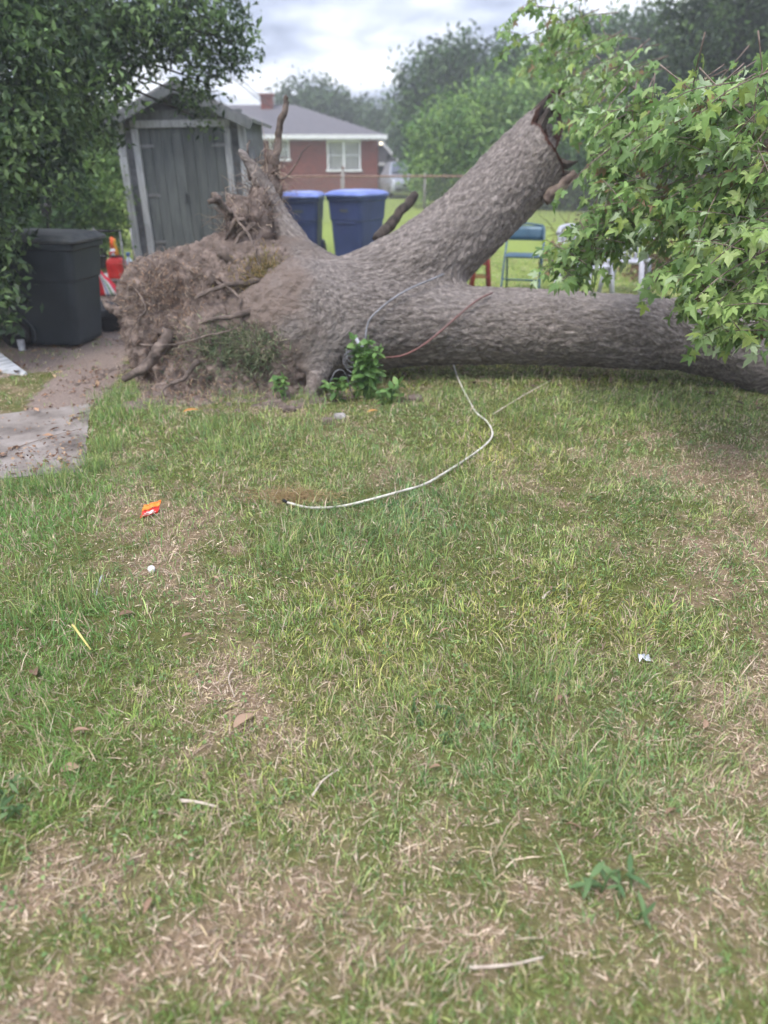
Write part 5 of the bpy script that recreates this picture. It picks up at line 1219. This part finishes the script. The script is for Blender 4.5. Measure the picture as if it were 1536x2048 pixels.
L4 = limb([L0, PL(1700, 640, 4.6), PL(1590, 560, 4.6), PL(1500, 520, 4.7), PL(1420, 540, 4.8), PL(1390, 600, 4.8)], .05, .008)
L5 = limb([L0 + np.array([.1, .1, 0]), PL(1660, 560, 5.1), PL(1480, 440, 5.3), PL(1300, 440, 5.5), PL(1180, 480, 5.7), PL(1110, 520, 5.8)], .05, .008)
anch = [  # px, py, depth, spread in px, twigs
    (1480, 175, 5.0, 45, 7), (1420, 195, 5.0, 50, 8), (1490, 240, 4.9, 50, 8), (1360, 205, 5.3, 45, 7), (1300, 240, 5.6, 60, 9), (1240, 230, 5.9, 50, 8), (1400, 270, 5.3, 50, 8), (1240, 290, 6.1, 24, 6),
    (1240, 330, 5.8, 40, 8), (1330, 330, 5.7, 40, 4), (1450, 330, 4.9, 50, 8), (1510, 350, 4.8, 40, 7), (1225, 390, 5.7, 24, 6), (1290, 400, 5.6, 40, 7), (1380, 390, 5.2, 45, 8), (1460, 420, 4.8, 50, 9), (1530, 450, 4.7, 40, 8),
    (1250, 450, 5.6, 36, 6), (1180, 470, 5.7, 34, 6), (1130, 500, 5.8, 26, 5), (1350, 450, 5.3, 40, 7), (1420, 490, 4.8, 45, 8), (1490, 510, 4.7, 50, 8), (1200, 500, 5.7, 30, 4), (1120, 550, 5.8, 16, 3), (1400, 560, 4.8, 30, 5), (1470, 580, 4.7, 40, 6), (1530, 580, 4.6, 30, 5),
    (1410, 650, 4.75, 14, 2), (1470, 650, 4.7, 20, 3), (1520, 640, 4.6, 20, 3), (1340, 520, 5.0, 20, 3),
    (1225, 165, 6.8, 36, 6), (1130, 120, 8.4, 30, 3), (1150, 165, 7.8, 26, 4), (1100, 80, 8.2, 40, 5), (1150, 110, 8.6, 40, 5), (1210, 90, 8.0, 40, 5), (1060, 130, 9.0, 26, 3), (1175, 215, 7.9, 22, 3), (1165, 235, 6.6, 16, 3), (1140, 190, 7.0, 14, 2), (1250, 140, 6.9, 50, 5), (1225, 235, 6.6, 20, 4), (1160, 60, 7.4, 50, 4), (1060, 20, 7.6, 30, 2), (1030, 85, 7.6, 16, 1),
    (1600, 300, 4.7, 60, 8), (1620, 480, 4.6, 60, 8), (1610, 190, 5.0, 50, 7)]
tw = MB(); LP = []
for px, py, Y, sp, k in anch:
    for _ in range(int(k * 1.75 + .5)):
        a = P(px + RNG.normal(0, sp * .6), py + RNG.normal(0, sp * .5), (Y - .7 if Y < 6.05 else Y - .2) + RNG.normal(0, .22))
        d = np.array([-.45 + RNG.normal(0, .45), RNG.normal(-.1, .5), RNG.normal(-.10, .35)]); d /= np.linalg.norm(d); Lh = RNG.uniform(.16, .34)
        st_ = a - d * Lh * .8 + np.array([.04, 0, .04]); pts = smooth_path([st_, a, a + d * Lh * .6 + np.array([0, 0, -.06])], 3)
        tw.tube(pts, list(np.linspace(.0045, .0018, len(pts))), 4)
        for i in range(1, len(pts)):
            for s_ in (-1, 1):
                if RNG.random() < .93:
                    LP.append((pts[i], d, s_))
tw.build('twigs', M['bark_twig'], tree, smooth=True)['kind'] = 'stuff'
LP_M = []
for p, d, sd in LP:
    side = np.cross(d, [0, 0, 1.]); side /= np.linalg.norm(side) + 1e-9
    y = d * RNG.uniform(.2, .9) + side * sd * RNG.uniform(.4, 1.) + np.array([0, 0, RNG.uniform(-1.1, .05)]); y /= np.linalg.norm(y)
    z = np.array([RNG.normal(0, .5), RNG.normal(-.35, .5), 1.]); z -= y * (z @ y); z /= np.linalg.norm(z); x = np.cross(y, z)
    sc = RNG.uniform(.5, 1.25)
    LP_M.append((p, np.stack([x, y, z], 1) * sc))
pp = proj(np.array([p for p, _ in LP_M])); dep = np.array([p[1] for p, _ in LP_M]); infr = (pp[:, 0] < 1545) & (pp[:, 1] > -10)
order = np.argsort(dep + np.where(infr, 0, 50)); near_ids = set(order[:300].tolist())
vs_all, fs_all, cs_all, nv = [], [], [], 0
mpal = [S(104, 134, 76), S(132, 162, 94), S(156, 180, 114), S(116, 146, 88), S(180, 198, 160), S(146, 166, 88), S(146, 122, 92)]
MVa = [np.array([v.co for v in me.vertices]) for me in LEAFS]
for i, (p, B) in enumerate(LP_M):
    k = int(RNG.integers(5))
    if i in near_ids:
        o = new_obj('leaf', LEAFS[k], tree); Mx = Matrix.Identity(4)
        for r_ in range(3):
            for c_ in range(3): Mx[r_][c_] = float(B[r_, c_])
            Mx[r_][3] = float(p[r_])
        o.matrix_local = Mx
    else:
        v = MVa[k] @ B.T + p; vs_all.append(v); cs_all.append(np.repeat(pick(mpal, 1, .15, [.2, .2, .16, .2, .1, .1, .04]), len(v), 0))
        fs_all.append(nv); nv += len(v)
tri = np.array(MF[:-1]); qd = np.array(MF[-1:])
lo_ = mesh_np('crown', np.concatenate(vs_all), [np.concatenate([tri + o_ for o_ in fs_all]), np.concatenate([qd + o_ for o_ in fs_all])], mat_leaf('maple_leaf_mass', .38, .5), tree, col=np.concatenate(cs_all))
lo_['kind'] = 'stuff'; lo_['label'] = 'maple leaves with pale undersides hanging over the trunk'

# ------------------------------------------------------------------ trees, hedge, bushes
def B(px, py, Y, rx, ry, rz, k): return (P(px, py, Y), (rx, ry, rz), k)
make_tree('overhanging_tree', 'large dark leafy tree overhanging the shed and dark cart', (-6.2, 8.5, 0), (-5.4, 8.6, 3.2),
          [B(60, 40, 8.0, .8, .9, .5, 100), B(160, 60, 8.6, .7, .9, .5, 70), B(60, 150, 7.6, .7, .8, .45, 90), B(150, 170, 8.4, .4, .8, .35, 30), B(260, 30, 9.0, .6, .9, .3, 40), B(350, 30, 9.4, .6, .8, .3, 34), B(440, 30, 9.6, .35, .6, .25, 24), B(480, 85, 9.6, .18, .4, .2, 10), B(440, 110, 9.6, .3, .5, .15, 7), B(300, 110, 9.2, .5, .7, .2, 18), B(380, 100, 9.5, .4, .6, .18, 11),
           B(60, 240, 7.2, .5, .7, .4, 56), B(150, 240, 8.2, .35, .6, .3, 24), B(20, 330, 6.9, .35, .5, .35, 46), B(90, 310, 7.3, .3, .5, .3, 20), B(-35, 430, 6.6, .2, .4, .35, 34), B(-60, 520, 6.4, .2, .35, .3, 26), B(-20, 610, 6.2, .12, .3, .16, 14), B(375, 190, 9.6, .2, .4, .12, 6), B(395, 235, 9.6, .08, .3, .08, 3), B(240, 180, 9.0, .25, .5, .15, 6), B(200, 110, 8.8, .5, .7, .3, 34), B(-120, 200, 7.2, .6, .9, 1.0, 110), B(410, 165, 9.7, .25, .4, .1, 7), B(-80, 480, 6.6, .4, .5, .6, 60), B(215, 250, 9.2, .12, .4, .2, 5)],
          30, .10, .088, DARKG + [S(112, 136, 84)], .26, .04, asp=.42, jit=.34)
def bush(name, label, blobs, per, spread, leaf, pal, group=None, cat='bush', asp=.5):
    c = np.mean([b[0] for b in blobs], 0); c[2] = 0
    return make_tree(name, label, c, c + np.array([0, 0, max(b[0][2] for b in blobs) * .6]), blobs, per, spread, leaf, pal, .06, .02, group, cat, asp=asp)
bush('leafy_bush', 'bright leafy bush behind the dark cart, against the shed corner', [B(190, 400, 12.6, .5, .5, .5, 60), B(150, 450, 12.2, .5, .5, .45, 60), B(215, 440, 12.8, .3, .4, .4, 40), B(180, 330, 13.0, .5, .5, .4, 46)], 30, .11, .085, BRG)
bush('leafy_bush', 'sunlit bush behind the dark cart near the hooked handle', [B(90, 430, 11.5, .45, .5, .45, 60), B(40, 480, 10.8, .5, .5, .4, 60), B(120, 360, 12.0, .5, .5, .5, 50), B(-40, 440, 11.0, .7, .6, .9, 90)], 30, .11, .085, MIDG)
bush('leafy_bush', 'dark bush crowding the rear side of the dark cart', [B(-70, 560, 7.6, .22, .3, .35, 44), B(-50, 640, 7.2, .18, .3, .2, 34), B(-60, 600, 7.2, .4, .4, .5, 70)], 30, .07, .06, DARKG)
bush('tall_hedge_shrub', 'tall tree row showing between overhanging tree and shed', [B(120, 290, 16, 1.2, 1, .8, 120), B(210, 280, 17, 1.0, 1, .7, 90), B(40, 300, 15, 1.2, 1, 1.1, 120), B(220, 350, 16, .6, .8, .8, 60), B(-80, 300, 15, 1.4, 1, 1.4, 120)], 26, .2, .13, MIDG, cat='tree')
bush('rounded_hedge', 'bright rounded hedge mass directly behind the leaning trunk', [B(900, 300, 30, 1.5, 1.5, 1.7, 170), B(980, 270, 31, 1.6, 1.5, 1.9, 180), B(1070, 260, 32, 1.8, 1.5, 2.2, 200), B(880, 350, 30, 1.2, 1.3, 1.0, 110), B(1000, 350, 30, 2.0, 1.3, 1.0, 150), B(1130, 330, 31, 1.8, 1.5, 1.6, 170)], 34, .27, .20, BRG, cat='hedge')
bush('dark_hedge', 'dark hedge stretching along the lawn behind the maple leaves', [B(1190, 330, 28, 1.6, 1.4, 1.6, 150), B(1290, 320, 27, 1.8, 1.4, 1.7, 170), B(1400, 310, 26, 1.8, 1.4, 1.8, 170), B(1510, 300, 25, 1.8, 1.4, 1.9, 170), B(1640, 300, 25, 1.8, 1.4, 2.0, 150), B(1120, 365, 29, 1.8, 1.3, .9, 110)], 30, .27, .20, MIDG, cat='hedge')
make_tree('shade_tree', 'tall hazy tree rising behind the rounded hedge', tuple(P(900, 385, 46) * np.array([1, 1, 0])), tuple(P(900, 250, 46)), [B(870, 180, 46, 2.0, 2, 2.0, 150), B(930, 160, 46, 2.0, 2, 1.8, 150), B(850, 240, 46, 1.4, 2, 1.6, 110), B(960, 220, 46, 2.2, 2, 2.0, 150), B(900, 290, 46, 2.6, 2, 2.0, 150), B(840, 300, 45, 1.0, 1, 1.6, 80)], 30, .42, .32, MIDG, .4, .1)
make_tree('shade_tree', 'tall tree with gaps of sky behind the broken stem', tuple(P(1060, 385, 40) * np.array([1, 1, 0])), tuple(P(1060, 220, 40)), [B(1010, 170, 40, 1.0, 1.4, 1.0, 46), B(1070, 150, 40, 1.4, 1.5, 1.3, 80), B(1130, 190, 40, 1.6, 1.6, 1.6, 120), B(1020, 110, 40, .5, .8, .4, 14), B(1100, 240, 40, 2.4, 1.6, 1.4, 140), B(1190, 100, 40, 1.5, 1.4, 1.1, 44), B(1270, 60, 40, 1.6, 1.4, 1.1, 44), B(1240, 150, 40, 1.8, 1.4, 1.3, 80), B(1340, 110, 40, 1.8, 1.4, 1.4, 70), B(1150, 50, 40, .8, 1, .6, 14)], 28, .34, .28, MIDG, .35, .1)
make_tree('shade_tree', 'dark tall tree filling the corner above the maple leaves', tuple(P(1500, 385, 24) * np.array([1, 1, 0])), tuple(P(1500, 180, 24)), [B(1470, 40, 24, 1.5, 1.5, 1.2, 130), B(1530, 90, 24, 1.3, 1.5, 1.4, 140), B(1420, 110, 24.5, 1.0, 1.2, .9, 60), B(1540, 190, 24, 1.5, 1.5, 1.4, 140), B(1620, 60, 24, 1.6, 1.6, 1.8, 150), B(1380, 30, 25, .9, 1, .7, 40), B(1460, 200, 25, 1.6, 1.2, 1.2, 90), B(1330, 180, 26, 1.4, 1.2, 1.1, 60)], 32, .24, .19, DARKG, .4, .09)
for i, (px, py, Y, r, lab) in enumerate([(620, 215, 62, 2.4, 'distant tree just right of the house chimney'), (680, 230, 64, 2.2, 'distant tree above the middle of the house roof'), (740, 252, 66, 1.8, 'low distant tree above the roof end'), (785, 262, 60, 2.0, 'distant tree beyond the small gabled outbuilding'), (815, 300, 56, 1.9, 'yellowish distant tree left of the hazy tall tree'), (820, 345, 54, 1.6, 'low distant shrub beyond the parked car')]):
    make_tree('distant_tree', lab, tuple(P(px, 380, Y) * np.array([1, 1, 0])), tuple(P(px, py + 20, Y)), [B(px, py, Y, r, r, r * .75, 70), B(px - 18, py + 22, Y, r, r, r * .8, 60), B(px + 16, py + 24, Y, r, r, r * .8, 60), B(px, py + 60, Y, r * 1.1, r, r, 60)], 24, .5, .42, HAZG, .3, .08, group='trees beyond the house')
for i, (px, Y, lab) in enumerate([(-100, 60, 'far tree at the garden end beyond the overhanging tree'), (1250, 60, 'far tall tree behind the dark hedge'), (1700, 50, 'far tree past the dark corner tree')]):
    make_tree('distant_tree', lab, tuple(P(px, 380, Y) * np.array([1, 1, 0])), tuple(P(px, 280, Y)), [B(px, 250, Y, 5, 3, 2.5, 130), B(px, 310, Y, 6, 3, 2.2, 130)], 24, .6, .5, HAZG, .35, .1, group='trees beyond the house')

# ------------------------------------------------------------------ thin volume added in place of milky lens glare
hm = bpy.data.materials.new('glare_haze'); hm.use_nodes = True; ht = hm.node_tree; ht.nodes.clear()
pv = ht.nodes.new('ShaderNodeVolumePrincipled'); pv.inputs['Color'].default_value = (.92, .94, 1.0, 1); pv.inputs['Density'].default_value = .0034
ho = ht.nodes.new('ShaderNodeOutputMaterial'); ht.links.new(pv.outputs[0], ho.inputs['Volume'])
hz = MB().box((0, 30, 7.5), (150, 110, 18)).build('glare_haze', hm); hz['kind'] = 'stuff'; hz['label'] = 'thin added haze over the yard'
